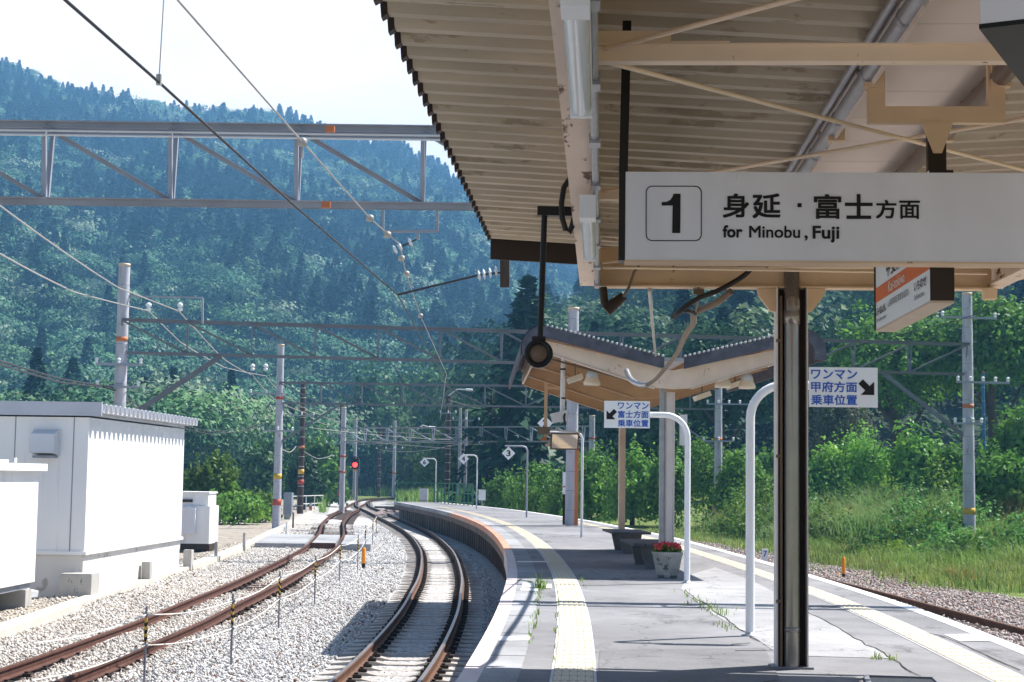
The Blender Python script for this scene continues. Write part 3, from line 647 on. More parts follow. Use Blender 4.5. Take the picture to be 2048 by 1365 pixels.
gpoly('boarding_mark', [(1042, 1176), (1077, 1177), (1076, 1182), (1041, 1181)], M['linewhite'], 0.011)
gpoly('boarding_mark', [(1035, 1122.5), (1098, 1122.5), (1098, 1125), (1035, 1125)], M['linewhite'], 0.011)
gpoly('boarding_mark', [(1888, 1269), (1960, 1268), (1998, 1281), (1920, 1283)], M['linewhite'], 0.007)
mb = MB()
for (x0, y0), (x1, y1) in [((1370, 1180), (1440, 1230)), ((1440, 1230), (1520, 1283)), ((1613, 1222), (1700, 1270)), ((1700, 1270), (1790, 1320)), ((1790, 1320), (1860, 1366)), ((1545, 1300), (1470, 1302)), ((1460, 1290), (1500, 1286)), ((1800, 1250), (1890, 1275)), ((1890, 1275), (2040, 1340))]:
    p0 = onZ(x0, y0, 0.0075); p1 = onZ(x1, y1, 0.0075); k = 7; pts = [p0+(p1-p0)*q/k+np.array([random.uniform(-.03, .03), random.uniform(-.04, .04), 0])*(0 < q < k) for q in range(k+1)]
    for q in range(k): mb.bar(pts[q], pts[q+1], random.uniform(0.006, 0.014), 0.003)
mb.build('surface_crack', M['groove'], plat)['kind'] = 'stuff'
# drain cover at the bottom right
mb = MB(); P = [onZ(x, y, 0) for x, y in [(1732, 1356), (1868, 1360), (1905, 1395), (1745, 1392)]]
mb.add([(p[0], p[1], 0.011) for p in P], [(3, 2, 1, 0)]); dc = thing('drain_cover', 'black framed drain cover in the platform at the bottom edge', 'drain cover', (P[0][0], P[0][1], 0))
mb.build('grate', M['black'], dc, world=True)
mb = MB()
for q in range(4): mb.bar((*P[q][:2], 0.014), (*P[(q+1) % 4][:2], 0.014), 0.04, 0.02)
mb.build('frame', M['stake'], dc, world=True)

# ------------------------------------------------------------------ near canopy
XC = 1.594; YE = 14.45; Y0 = -3.5
can = thing('platform_canopy', 'near cream steel butterfly platform canopy with ribbed roof over the large signs', 'canopy', (XC, 13.6, 0))
def rz_(x):                                           # height of the roof sheet underside
    return 3.56+0.058*max(0, abs(x-XC)-0.3)
def roof_edge(xa, s_):
    mb = MB(); prof = []; y = Y0
    while y < YE-0.02:
        for dy, dz in ((0, 0), (0.07, 0), (0.115, 0.095), (0.175, 0.095)): prof.append((y+dy, dz))
        y += 0.25
    for (y0_, z0_), (y1_, z1_) in zip(prof[:-1], prof[1:]): 
        zz = rz_(xa); mb.add([(xa, y0_, zz+z0_-0.004), (xa, y1_, zz+z1_-0.004), (xa, y1_, zz+z1_+0.014), (xa, y0_, zz+z0_+0.014), (xa+s_*0.03, y0_, zz+z0_-0.022), (xa+s_*0.03, y1_, zz+z1_-0.022), (xa+s_*0.03, y1_, zz+z1_+0.014), (xa+s_*0.03, y0_, zz+z0_+0.014)], [(0, 1, 5, 4), (4, 5, 6, 7), (7, 6, 2, 3)])
    return mb
def roof_sheet(xa, xb):
    mb = MB(); prof = []; y = Y0
    while y < YE-0.02:
        for dy, dz in ((0, 0), (0.07, 0), (0.115, 0.095), (0.175, 0.095)): prof.append((y+dy, dz))
        y += 0.25
    k = len(prof)
    for th, flip in ((0.0, False), (0.012, True)):
        vs_ = [(xa, y_, rz_(xa)+dz+th) for y_, dz in prof]+[(xb, y_, rz_(xb)+dz+th) for y_, dz in prof]
        mb.add(vs_, [(i, i+1, k+i+1, k+i) if flip else (i, k+i, k+i+1, i+1) for i in range(k-1)])
    for x_ in (xa, xb):
        mb.add([(x_, y_, rz_(x_)+dz) for y_, dz in prof]+[(x_, y_, rz_(x_)+dz+0.012) for y_, dz in prof], [(i, i+1, k+i+1, k+i) for i in range(k-1)])
    return mb
roof_sheet(XC-2.605, XC-0.30).build('roof_sheet', M['roofsheet'], can, world=True)
roof_sheet(XC+0.30, XC+2.605).build('roof_sheet', M['roofsheet'], can, world=True)
roof_edge(XC-2.606, -1).build('roof_edge', M['brown'], can, world=True); roof_edge(XC+2.606, 1).build('roof_edge', M['brown'], can, world=True)
mb = MB()
y = Y0
for q in range(int((YE-Y0)/0.62)):
    mb.bb((XC-0.36, y+0.004, 3.575), (XC+0.36, y+0.616, 3.60)); y += 0.62
mb.bb((XC-0.36, Y0, 3.602), (XC+0.36, YE, 3.62))
mb.build('valley_board', M['valley'], can, world=True)
for s_ in (-1, 1):
    x_ = XC+s_*1.715
    mb = MB()
    mb.bb((x_-0.075, Y0, 3.20), (x_+0.075, 13.75, 3.212)); mb.bb((x_-0.006, Y0, 3.212), (x_+0.006, 13.75, 3.5)); mb.bb((x_-0.075, Y0, 3.5), (x_+0.075, 13.75, 3.512))
    mb.bb((x_-0.05, Y0, 3.512), (x_+0.05, 14.3, rz_(x_)-0.003))
    if s_ < 0: mb.bb((x_-0.078, Y0, 3.214), (x_-0.07, 13.7, 3.498))
    mb.build('side_beam', M['peel'], can, world=True)
for s_ in (-1, 1):                                    # fascia boards on the far gable
    mb = MB(); xa, xb = XC+s_*0.38, XC+s_*2.62
    mb.add([(xa, YE, rz_(xa)-0.16), (xb, YE, rz_(xb)-0.17), (xb, YE, rz_(xb)+0.02), (xa, YE, rz_(xa)+0.02), (xa, YE+0.03, rz_(xa)-0.16), (xb, YE+0.03, rz_(xb)-0.17), (xb, YE+0.03, rz_(xb)+0.11), (xa, YE+0.03, rz_(xa)+0.11)],
           [(0, 1, 2, 3), (7, 6, 5, 4), (0, 4, 5, 1), (3, 2, 6, 7), (0, 3, 7, 4), (1, 5, 6, 2)])
    mb.build('gable_fascia', M['brown'], can, world=True)
mb = MB()                                            # main cross beam on the column
bz0, bz1 = 3.17, 3.50
mb.bb((-0.07, 13.52, bz0), (3.27, 13.68, bz0+0.014)); mb.bb((-0.07, 13.59, bz0+0.014), (3.27, 13.605, bz1)); mb.bb((-0.07, 13.52, bz1), (3.27, 13.68, bz1+0.012))
mb.build('cross_beam', M['cream'], can, world=True)
mb = MB()
for s_ in (-1, 1):
    mb.prism([(0, 0), (0.16, 0), (0.145, -0.06), (0.05, -0.19), (0, -0.2)], (XC+s_*0.128, 13.57, bz0-0.002), (s_, 0, 0), (0, 0, 1), (0, 1, 0), 0.06); mb.cut()
mb.build('haunch', M['cream'], can, world=True)
mb = MB(); 
for s_ in (-1, 1): mb.bb((XC+s_*0.119, 13.50, 0.0), (XC+s_*0.131, 13.72, bz0-0.002))
mb.build('column', M['colpaint'], can, world=True)
mb = MB(); mb.bb((XC-0.118, 13.62, 0.0), (XC+0.118, 13.632, bz0-0.002)); mb.build('column_web', M['brown'], can, world=True)  # web coloured dark to paint in the shade of the column recess
mb = MB(); mb.bb((XC-0.17, 13.46, 0.002), (XC+0.17, 13.76, 0.018)); mb.build('base_plate', M['stake'], can, world=True)
mb = MB()
for yy in (6.55, 9.85):
    mb.bb((-0.05, yy-0.035, 3.27), (3.24, yy+0.035, 3.335)); mb.bb((-0.05, yy-0.05, 3.335), (3.24, yy+0.05, 3.342)); mb.cut()
mb.bb((-0.05, 6.95, 3.44), (0.55, 7.02, 3.475)); mb.cut()
mb.bb((-0.04, 6.7, 3.345), (0.28, 6.78, 3.45))
mb.build('tie_beam', M['creambounce'], can, world=True)
mb = MB()
for k in range(-1, 4):
    y0_, y1_ = 6.55+3.3*(k-1)*1.0, 9.85+3.3*(k-1)*1.0
    if y1_ > 13.6: y1_ = 13.5
    mb.tube([(0.0, y0_+0.05, 3.29), (3.2, y1_-0.05, 3.29)], 0.011, 6); mb.cut(); mb.tube([(0.0, y1_-0.05, 3.315), (3.2, y0_+0.05, 3.315)], 0.011, 6); mb.cut()
mb.build('brace_rod', M['creambounce'], can, world=True)
mb = MB()
for yy in (4.9, 6.2, 7.66, 8.9, 10.6, 12.0): 
    for s_ in (-1, 1): mb.bb((XC+s_*0.30-0.045, yy-0.03, 3.44), (XC+s_*0.30+0.045, yy+0.03, 3.572)); mb.cut()
mb.build('gutter_hanger', M['cream'], can, world=True)
mb = MB(); 
for s_ in (-1,): mb.tube([(XC-0.325, Y0, 3.515), (XC-0.325, 13.3, 3.50)], 0.042, 10); mb.tube([(XC-0.40, Y0, 3.55), (XC-0.40, 13.3, 3.54)], 0.02, 8)
for yy in np.arange(1.0, 13, 0.95): mb.lathe((XC-0.325, yy, 3.5125-0.0009*yy), [(0.046, -0.03), (0.046, 0.03)], 10, 'Y')
mb.build('gutter_pipe', M['greypipe'], can, world=True)
mb = MB(); mb.tube([(XC+0.30, Y0, 3.50), (XC+0.30, 13.3, 3.49)], 0.05, 10); mb.build('gutter_pipe', M['brownpipe'], can, world=True)
mb = MB()                                            # sloping cream plates beside the valley
for s_ in (-1, 1):
    for yy in np.arange(-2, 13, 1.4):
        mb.add([(XC+s_*0.375, yy, 3.57), (XC+s_*0.31, yy, 3.45), (XC+s_*0.31, yy+1.3, 3.45), (XC+s_*0.375, yy+1.3, 3.57), (XC+s_*0.36, yy, 3.572), (XC+s_*0.30, yy, 3.45), (XC+s_*0.30, yy+1.3, 3.45), (XC+s_*0.36, yy+1.3, 3.572)], [(0, 1, 2, 3), (7, 6, 5, 4), (0, 4, 5, 1), (3, 2, 6, 7), (1, 5, 6, 2), (0, 3, 7, 4)])
mb.build('gutter_side', M['valley'], can, world=True)
mb = MB()                                            # drainpipe with its elbow
mb.tube([(XC-0.002, 13.535, 0.0), (XC-0.002, 13.535, 2.86)], 0.064, 16)
mb.lathe((XC-0.002, 13.535, 2.86), [(0.064, 0), (0.072, 0.0), (0.072, 0.12), (0.066, 0.12), (0.066, 0.5)], 16)
mb.lathe((XC-0.002, 13.535, 0.32), [(0.067, -0.02), (0.067, 0.02)], 16)
mb.tube([(XC-0.002, 13.42, 2.98), (XC-0.002, 13.44, 3.04), (XC-0.002, 13.50, 3.06)], [0.055, 0.058, 0.05], 14)
mb.build('drainpipe', M['steelpipe'], can, world=True)
mb = MB(); mb.tube([(XC-0.092, 13.52, 0.02), (XC-0.092, 13.52, 3.1)], 0.014, 8)
for zz in (0.55, 1.75, 2.72): mb.box((XC-0.11, 13.51, zz), (0.05, 0.03, 0.025))
mb.build('conduit', M['brownpipe'], can, world=True)
mb = MB(); mb.bar((3.27, 13.55, 3.22), (4.4, 13.2, 3.50), 0.05, 0.05); mb.box((3.24, 13.54, 3.13), (0.10, 0.12, 0.09)); mb.build('end_brace', M['cream'], can, world=True)
# conduit along the left beam
mb = MB(); xs_ = -0.075
mb.tube([(xs_+0.03, -2, 3.185), (xs_+0.03, 13.55, 3.185)], 0.02, 8)
for yy in np.arange(4.2, 13.5, 1.15): mb.box((xs_+0.03, yy, 3.18), (0.055, 0.12, 0.055))
mb.build('lamp_conduit', M['greypipe'], can, world=True)

# fluorescent lamps under the left beam
def lamp(label, y0, y1, x, z):
    t = thing('fluorescent_lamp', label, 'lamp', (x, (y0+y1)/2, z), 0, 'fluorescent lamps under the near canopy')
    L_ = y1-y0
    mb = MB(); mb.bb((-0.045, -L_/2, 0.0), (0.045, L_/2, 0.07)); mb.bb((-0.045, L_/2-0.0, -0.06), (0.045, L_/2+0.03, 0.07)); mb.bb((-0.046, -L_/2-0.16, -0.062), (0.046, -L_/2, 0.07)); mb.build('housing', M['whitelamp'], t)
    mb = MB(); mb.tube([(0, -L_/2, -0.016), (0, L_/2, -0.016)], 0.043, 14); mb.build('diffuser', M['diffuser'], t)
    return t
lamp('white fluorescent lamp nearest the camera under the peeling canopy beam', 5.05, 6.45, -0.095, 3.08)
lamp('white fluorescent lamp at the far end of the peeling canopy beam', 9.15, 10.8, -0.09, 3.08)

# bracket with round black lamp head on a rod
t = thing('hanging_spotlight', 'round black lamp head hanging on a long black rod left of the number 1 sign', 'hanging lamp', (-0.33, 10.6, 3.3))
mb = MB(); a_ = onY(1075, 423, 10.6); b_ = onY(1197, 426, 10.6); mb.bar(a_, b_, 0.07, 0.062); mb.build('bracket', M['black'], t, world=True)
mb = MB(); a_ = onY(1089, 430, 10.6); b_ = onY(1080, 690, 10.6); mb.tube([a_, b_], 0.021, 10); mb.build('rod', M['black'], t, world=True)
mb = MB(); c_ = onY(1077.5, 708, 10.6); mb.lathe(c_, [(0.001, -0.012), (0.062, -0.016), (0.070, -0.030), (0.093, -0.034), (0.095, 0.0), (0.095, 0.05), (0.088, 0.07), (0.04, 0.085), (0.001, 0.09)], 20, 'Y'); mb.box((c_[0], c_[1], c_[2]+0.1), (0.09, 0.05, 0.03)); mb.build('lamp_head', M['black'], t, world=True)
mb = MB(); mb.lathe((c_[0], c_[1]-0.017, c_[2]), [(0.001, -0.006), (0.058, -0.002), (0.060, 0.002)], 20, 'Y'); mb.build('lens', M['brownpipe'], t, world=True)
mb = MB(); pts = [onY(x, y, 10.45) for x, y in [(1140, 358), (1128, 375), (1123, 405), (1124, 435), (1131, 460), (1139, 466), (1145, 450), (1150, 430)]]
mb.tube(pts, 0.019, 8); tag(mb.build('cable', M['cable']), 'black looped cable above the round hanging lamp bracket', 'cable')
# elbow funnel lamp under the beam end
t = thing('cone_light', 'brown elbow shaped lamp pointing down at the left end of the cross beam', 'lamp', tuple(onY(1205, 583, 13.5)))
mb = MB(); mb.tube([onY(1206, 575, 13.5), onY(1209, 605, 13.5), onY(1216, 618, 13.5)], [0.035, 0.036, 0.03], 10); mb.build('arm', M['brown'], t, world=True)
mb = MB(); mb.tube([onY(1212, 622, 13.5), onY(1228, 608, 13.5), onY(1248, 592, 13.5)], [0.055, 0.05, 0.038], 12); mb.build('head', M['brown'], t, world=True)
mb = MB(); mb.tube([onY(x, y, 13.45) for x, y in [(1246, 594), (1258, 575), (1268, 545), (1285, 522), (1296, 515)]], 0.012, 8); mb.build('cord', M['cablegrey'], t, world=True)

# ------------------------------------------------------------------ number 1 sign
YS = 7.1
p0 = onY(1250, 519, YS); p1 = onY(1250, 344, YS); zb, zt_ = p0[2]-0.003, p1[2]; xL = p0[0]; xR = xL+2.2
t = thing('direction_sign', 'wide white hanging platform sign reading 1 for Minobu, Fuji', 'sign', (xL+1.1, YS, zb))
mb = MB(); mb.bb((xL, YS, zb), (xR, YS+0.12, zt_)); mb.build('panel', M['signwhite'], t, world=True)
mb = MB(); mb.bb((xL-0.002, YS-0.004, zb-0.008), (xR, YS+0.124, zb)); mb.build('bottom_trim', M['cream'], t, world=True)
mb = MB(); q0 = onY(1237, 513, YS); q1 = onY(1244, 35, YS)
mb.bb((q0[0], YS-0.002, zb-0.002), (xL-0.001, YS+0.1, zt_)); mb.bar((q0[0]+0.019, YS+0.05, zt_), (q0[0]+0.03, YS+0.05, 3.62), 0.036, 0.04); mb.build('hanger_bar', M['black'], t, world=True)
mb = MB(); mb.bar((xR-0.25, YS+0.05, zt_), (xR-0.25, YS+0.05, 3.62), 0.036, 0.04); mb.build('hanger_bar', M['black'], t, world=True)
def sg(mb, s, x0, y0, x1, y1, bold=0.0):
    a_ = onY(x0, y1, YS); b_ = onY(x1, y0, YS)
    put_text(mb, s, (0, YS, 0), (1, 0, 0), (0, 0, 1), a_[0], a_[2], b_[0], b_[2], bold)
mb = MB()
def zx(x): return 1250+x/3.151
def zy(y): return 330+y/3.151
for ch, bx, bd in [('身', (615, 182, 782, 335), .024), ('延', (802, 182, 980, 338), .024), ('富', (1190, 186, 1362, 342), .022), ('士', (1385, 186, 1560, 342), .028), ('方', (1580, 222, 1710, 340), .024), ('面', (1728, 227, 1858, 342), .020)]:
    sg(mb, ch, zx(bx[0]), zy(bx[1]), zx(bx[2]), zy(bx[3]), bd)
for s, bx, bd in [('for', (615, 382, 740, 460), .035), ('Minobu', (782, 386, 1103, 461), .022), (',', (1130, 445, 1152, 480), .03), ('Fuji', (1182, 386, 1350, 492), .028)]:
    sg(mb, s, zx(bx[0]), zy(bx[1]), zx(bx[2]), zy(bx[3]), bd)
a_ = onY(zx(1087), zy(268), YS); b_ = onY(zx(1113), zy(242), YS); mb.bb((a_[0], YS-0.003, a_[2]), (b_[0], YS-0.0005, b_[2]))
o1 = [(231, 258), (231, 236), (262, 234), (285, 222), (298, 204), (306, 183), (350, 183), (348, 431), (297, 431), (300, 258)]
mb.add([(onY(zx(x), zy(y), YS)[0], YS-0.003, onY(zx(x), zy(y), YS)[2]) for x, y in o1], [tuple(range(len(o1)))])
def rrect(x0, y0, x1, y1, r, n=6):
    P = []
    for cx_, cy_, a0 in ((x1-r, y1-r, 0), (x0+r, y1-r, 90), (x0+r, y0+r, 180), (x1-r, y0+r, 270)):
        for k in range(n+1):
            a_ = R(a0+90*k/n); P.append((cx_+r*math.cos(a_), cy_+r*math.sin(a_)))
    return P
ro = rrect(130, 133, 484, 482, 42); ri = rrect(136, 139, 478, 476, 37); n = len(ro)
V_ = [(onY(zx(x), zy(y), YS)[0], YS-0.003, onY(zx(x), zy(y), YS)[2]) for x, y in ro+ri]
mb.add(V_, [(i, (i+1) % n, n+(i+1) % n, n+i) for i in range(n)])
mb.build('lettering', M['blackplain'], t, world=True)

# cables from behind the sign to the far canopy
def cable(name, label, pts, r, m_, cat='cable', step=0.2):
    P = [np.array(p, float) for p in pts]; mb = MB()
    Q = [2*P[0]-P[1]]+P+[2*P[-1]-P[-2]]; o = []
    for i in range(1, len(Q)-2):
        for k in range(8):
            t_ = k/8; o.append(0.5*(2*Q[i]+(Q[i+1]-Q[i-1])*t_+(2*Q[i-1]-5*Q[i]+4*Q[i+1]-Q[i+2])*t_*t_+(3*Q[i]-Q[i-1]-3*Q[i+1]+Q[i+2])*t_**3))
    o.append(P[-1]); mb.tube(o, r, 7); return tag(mb.build(name, m_), label, cat)
cable('cable', 'thick black cable curving down from the cross beam left of the main column', [onY(1512, 522, 13.4), onY(1490, 550, 13.4), onY(1440, 580, 13.4), onY(1395, 598, 13.5), onY(1362, 622, 13.6), onY(1348, 634, 13.7)], 0.022, M['cable'])
cable('cable', 'black cable hanging flat behind the number 1 sign across the beam', [onY(1430, 520, 13.4), onY(1470, 529, 13.4), onY(1510, 533, 13.4), onY(1560, 524, 13.45), onY(1640, 526, 13.45), onY(1720, 521, 13.45)], 0.016, M['cable'])
cable('power_cable', 'twisted brown power cable sagging from the near canopy to the far canopy', [onY(1462, 583, 13.5), onY(1430, 608, 13.7), onY(1390, 626, 14.2), onY(1386, 648, 14.8), onY(1372, 668, 16), onY(1355, 705, 19), onY(1338, 728, 22), onY(1312, 758, 24.2), onY(1295, 770, 25.0)], 0.030, M['cablegrey'])
cable('power_cable', 'silver wrapped cable end drooping below the far canopy gable beam', [onY(1295, 770, 25.0), onY(1280, 769, 25.2), onY(1262, 760, 25.4), onY(1253, 742, 25.7)], 0.045, M['silverwrap'])
cable('cable', 'short black insulated lead beside the twisted power cable', [onY(1346, 633, 13.7), onY(1358, 624, 13.8), onY(1376, 622, 13.9), onY(1389, 628, 14.1)], 0.022, M['cable'])
cable('guy_wire', 'pale straight stay cable between the near beam and the far canopy valley', [onY(1299, 580, 13.6), onY(1304, 640, 18), onY(1311, 712, 25.8)], 0.018, M['wirelight'], 'wire')
t = thing('cable_clamp', 'small brown clamp hanging from the beam on the power cable', 'cable clamp', tuple(onY(1397, 590, 13.55)))
mb = MB(); c_ = onY(1397, 588, 13.55); mb.box((c_[0], c_[1], c_[2]+0.02), (0.09, 0.03, 0.05)); mb.tube([(c_[0], c_[1], 3.17), (c_[0], c_[1], c_[2]-0.06)], 0.01, 6); mb.build('clamp_body', M['brownpipe'], t, world=True)
mb = MB(); mb.tube([onY(1397, 590, 13.55), onY(1394, 612, 13.8), onY(1390, 626, 14.1)], 0.012, 6); mb.build('hook', M['brownpipe'], t, world=True)

# ------------------------------------------------------------------ station name sign on its bracket
SX0, SX1 = 1.535, 1.645; SY0, SY1 = 7.56, 9.05; SZ0 = 2.40; SZ1 = 3.02
t = thing('station_name_sign', 'white station name sign with orange band hanging behind the number 1 sign', 'sign', (XC, 8.3, SZ0))
mb = MB(); mb.bb((SX0, SY0+0.002, SZ0), (SX1, SY1, SZ1)); mb.build('sign_box', M['signplain'], t, world=True)
mb = MB(); mb.bb((SX0-0.001, SY0-0.006, SZ0), (SX1+0.001, SY0+0.001, SZ1)); mb.cut(); mb.bb((SX0-0.008, SY1, SZ0-0.004), (SX1+0.004, SY1+0.015, SZ1)); mb.build('end_plate', M['brown'], t, world=True)
mb = MB(); mb.bb((SX0-0.0015, SY0+0.003, SZ0-0.012), (SX1, SY1, SZ0)); mb.build('bottom_trim', M['signcream'], t, world=True)
oz0, oz1 = SZ0+0.150, SZ0+0.232
mb = MB(); mb.bb((SX0-0.002, SY0+0.003, oz0), (SX0-0.0005, SY1-0.001, oz1)); mb.cut(); mb.bb((SX1+0.0005, SY0+0.003, oz0), (SX1+0.002, SY1-0.001, oz1)); mb.build('orange_band', M['orange'], t, world=True)
O = (SX0-0.001, SY1, SZ0)
mb = MB(); put_text(mb, 'Kai-tokiwa', O, (0, -1, 0), (0, 0, 1), 0.42, 0.163, 0.88, 0.220, 0.0, 0.004); mb.build('band_lettering', M['textwhite'], t, world=True)
mb = MB()
put_text(mb, '甲斐常葉', O, (0, -1, 0), (0, 0, 1), 0.36, 0.25, 0.92, 0.36, 0.01, 0.004); mb.cut()
put_text(mb, 'しもべおんせん', O, (0, -1, 0), (0, 0, 1), 0.04, 0.072, 0.34, 0.118, 0.01, 0.004); mb.cut()
put_text(mb, 'Shimobe-onsen', O, (0, -1, 0), (0, 0, 1), 0.04, 0.035, 0.34, 0.058, 0.0, 0.004); mb.cut()
put_text(mb, '(山梨県南巨摩郡身延町)', O, (0, -1, 0), (0, 0, 1), 0.40, 0.078, 0.98, 0.122, 0.0, 0.004); mb.cut()
put_text(mb, 'いちのせ', O, (0, -1, 0), (0, 0, 1), 1.13, 0.083, 1.42, 0.130, 0.01, 0.004); mb.cut()
put_text(mb, 'Ichinose', O, (0, -1, 0), (0, 0, 1), 1.13, 0.040, 1.36, 0.066, 0.0, 0.004)
mb.build('lettering', M['textgrey'], t, world=True)
mb = MB(); yb = 7.66
mb.bb((XC-0.325, yb, 3.27), (XC+0.325, yb+0.05, 3.35)); mb.bb((XC-0.325, yb, 3.35), (XC-0.245, yb+0.05, 3.57)); mb.bb((XC+0.245, yb, 3.35), (XC+0.325, yb+0.05, 3.57))
mb.prism([(-0.075, 0), (0.075, 0), (0.02, -0.15), (-0.02, -0.15)], (XC, yb-0.012, 3.27), (1, 0, 0), (0, 0, 1), (0, 1, 0), 0.01)
mb.build('hanger_frame', M['cream'], t, world=True)
mb = MB(); mb.bb((XC-0.043, yb+0.002, SZ1), (XC+0.043, yb+0.05, 3.268)); mb.build('post', M['brown'], t, world=True)

# box sign at the upper right corner
p = onY(1961, 49, 3.9); ang = R(-24)
t = thing('hanging_box', 'grey hanging box with dark underside cut off by the top right corner', 'hanging box', (p[0], p[1], p[2]), ang)
mb = MB(); mb.bb((0, 0, 0.0), (0.9, 0.62, 0.42)); mb.build('case', M['signwhite'], t)
mb = MB(); mb.bb((-0.003, -0.003, -0.012), (0.903, 0.623, 0.0)); mb.build('underside', M['blackplain'], t)
mb = MB(); mb.bb((0.40, 0.28, 0.42), (0.46, 0.34, 3.60-p[2])); mb.build('hanger', M['black'], t)

# ------------------------------------------------------------------ far canopy
FA = R(4.4); FO = (1.16, 25.9, 0)
fc = thing('platform_canopy', 'far butterfly canopy with rounded grey eaves over the middle of the platform', 'canopy', FO, FA)
LEN = 10.2
def arcprof(s_, t0):
    P = [(0.16, 3.52-t0), (0.9, 3.70-t0), (2.08, 3.99-t0)]
    for k in range(1, 7):
        a_ = R(90-90*k/6); P.append((2.12+(0.36-t0)*math.cos(a_), 3.64+(0.36-t0)*math.sin(a_)))
    P.append((2.48-t0, 3.50)); return [(s_*x, z) for x, z in P]
for s_ in (-1, 1):
    top = arcprof(s_, 0.0); bot = arcprof(s_, 0.035); k = len(top)
    mb = MB()
    vs_ = [(x, y_, z) for y_ in (0.02, LEN) for x, z in top]+[(x, y_, z) for y_ in (0.02, LEN) for x, z in bot]
    fs = [(i, i+1, k+i+1, k+i) for i in range(k-1)]+[(2*k+i, 3*k+i, 3*k+i+1, 2*k+i+1) for i in range(k-1)]+[(k-1, 2*k+k-1, 3*k+k-1, k+k-1)]+[(k+i, k+i+1, 3*k+i+1, 3*k+i) for i in range(k-1)]
    mb.add(vs_, fs); mb.build('roof_sheet', M['eaveslate'], fc)
    mb = MB(); wv = []                                # gable edge band
    t2 = arcprof(s_, 0.012); b2 = arcprof(s_, 0.20); kk = len(t2)
    vs_ = [(x, -0.03, z) for x, z in t2]+[(x, -0.03, z) for x, z in b2]+[(x, 0.019, z) for x, z in t2]+[(x, 0.019, z) for x, z in b2]
    fs = [(i, kk+i, kk+i+1, i+1) for i in range(kk-1)]+[(2*kk+i, 2*kk+i+1, 3*kk+i+1, 3*kk+i) for i in range(kk-1)]+[(kk+i, 3*kk+i, 3*kk+i+1, kk+i+1) for i in range(kk-1)]+[(kk-1, 2*kk-1, 4*kk-1, 3*kk-1), (0, 2*kk, 3*kk, kk)]+[(i, i+1, 2*kk+i+1, 2*kk+i) for i in range(kk-1)]
    mb.add(vs_, fs); mb.build('gable_edge', M['eaveslate'], fc)
    mb = MB()
    for q in range(26):
        x0 = 0.18+q*0.075; z0 = 3.525+(x0-0.16)*0.246; mb.lathe((s_*x0, -0.01, z0), [(0.022, -0.03), (0.022, 0.03)], 8, 'Y')
    mb.build('roof_ridges', M['asbestos'], fc)
    # soffit boards and purlins
    mb = MB(); mb.add([(s_*0.16, 0.05, 3.44), (s_*2.2, 0.05, 3.90), (s_*2.2, LEN, 3.90), (s_*0.16, LEN, 3.44), (s_*0.16, 0.05, 3.455), (s_*2.2, 0.05, 3.915), (s_*2.2, LEN, 3.915), (s_*0.16, LEN, 3.455)], [(0, 1, 2, 3), (7, 6, 5, 4), (0, 4, 5, 1), (2, 6, 7, 3), (1, 5, 6, 2), (0, 3, 7, 4)])
    mb.build('soffit', M['soffit'], fc)
    for q in range(5):
        x0 = 0.3+q*0.45; z0 = 3.37+(x0-0.16)*0.225; mb = MB(); mb.bb((s_*x0-0.03, 0.06, z0), (s_*x0+0.03, LEN, z0+0.09)); mb.build('purlin', M['soffit'], fc)
    mb = MB(); mb.bb((s_*2.16-0.02, 0.0, 3.62), (s_*2.16+0.02, LEN, 3.82)); mb.build('eave_board', M['creamlight'], fc)
for yy in (0.12, 3.4, 6.7, 9.8):
    mb = MB()
    for s_ in (-1, 1):
        P = [(0.0, 3.0), (0.30, 3.02), (2.14, 3.60), (2.14, 3.77), (0.0, 3.30)]
        mb.prism([(s_*x, z) for x, z in P], (0, yy, 0), (1, 0, 0), (0, 0, 1), (0, 1, 0), 0.10)
        mb.bar((s_*0.3, yy+0.05, 3.005), (s_*2.14, yy+0.05, 3.585), 0.14, 0.016)
    mb.build('cross_beam', M['creamlight'] if yy < 1 else M['creamshade'], fc)
for yy in (0.55, 9.3):
    mb = MB(); mb.bb((-0.06, yy-0.1, 0), (-0.045, yy+0.1, 2.97)); mb.bb((0.06, yy-0.1, 0), (0.075, yy+0.1, 2.97)); mb.bb((-0.045, yy-0.07, 0), (0.06, yy+0.07, 2.97)); mb.build('column', M['colpaint'] if yy < 5 else M['creamlight'], fc)
mb = MB(); mb.tube([(-0.125, 0.5, 0), (-0.125, 0.5, 3.1)], 0.05, 10); mb.build('drainpipe', M['greypipe'], fc)
mb = MB(); mb.bb((-0.17, -0.02, 3.44), (0.17, LEN, 3.50)); mb.build('valley_gutter', M['greypipe'], fc)
mb = MB(); mb.box((0.22, 0.5, 2.35), (0.12, 0.1, 0.5)); mb.build('junction_box', M['galvlight'], fc)
mb = MB()
for s_, q in ((-1, 0.95), (-1, 1.55), (1, 0.9), (1, 1.35), (1, 1.8), (-1, 0.5)):
    zt0 = 3.42+0.225*(q-0.16)
    mb.tube([(s_*q, 1.4, zt0), (s_*q+0.03, 1.4, zt0-0.3)], 0.008, 5); mb.tube([(s_*q+0.14, 1.4, zt0+0.0), (s_*q+0.13, 1.4, zt0-0.28)], 0.008, 5)
mb.tube([(-1.9, 1.5, 3.55), (-0.3, 1.6, 3.15)], 0.02, 6); mb.tube([(0.3, 2.2, 3.2), (1.9, 2.2, 3.55)], 0.02, 6); mb.tube([(-1.6, 4, 3.5), (-0.2, 4.1, 3.1)], 0.02, 6)
mb.build('wiring', M['cablegrey'], fc)
fcm = fc.matrix_basis.copy()
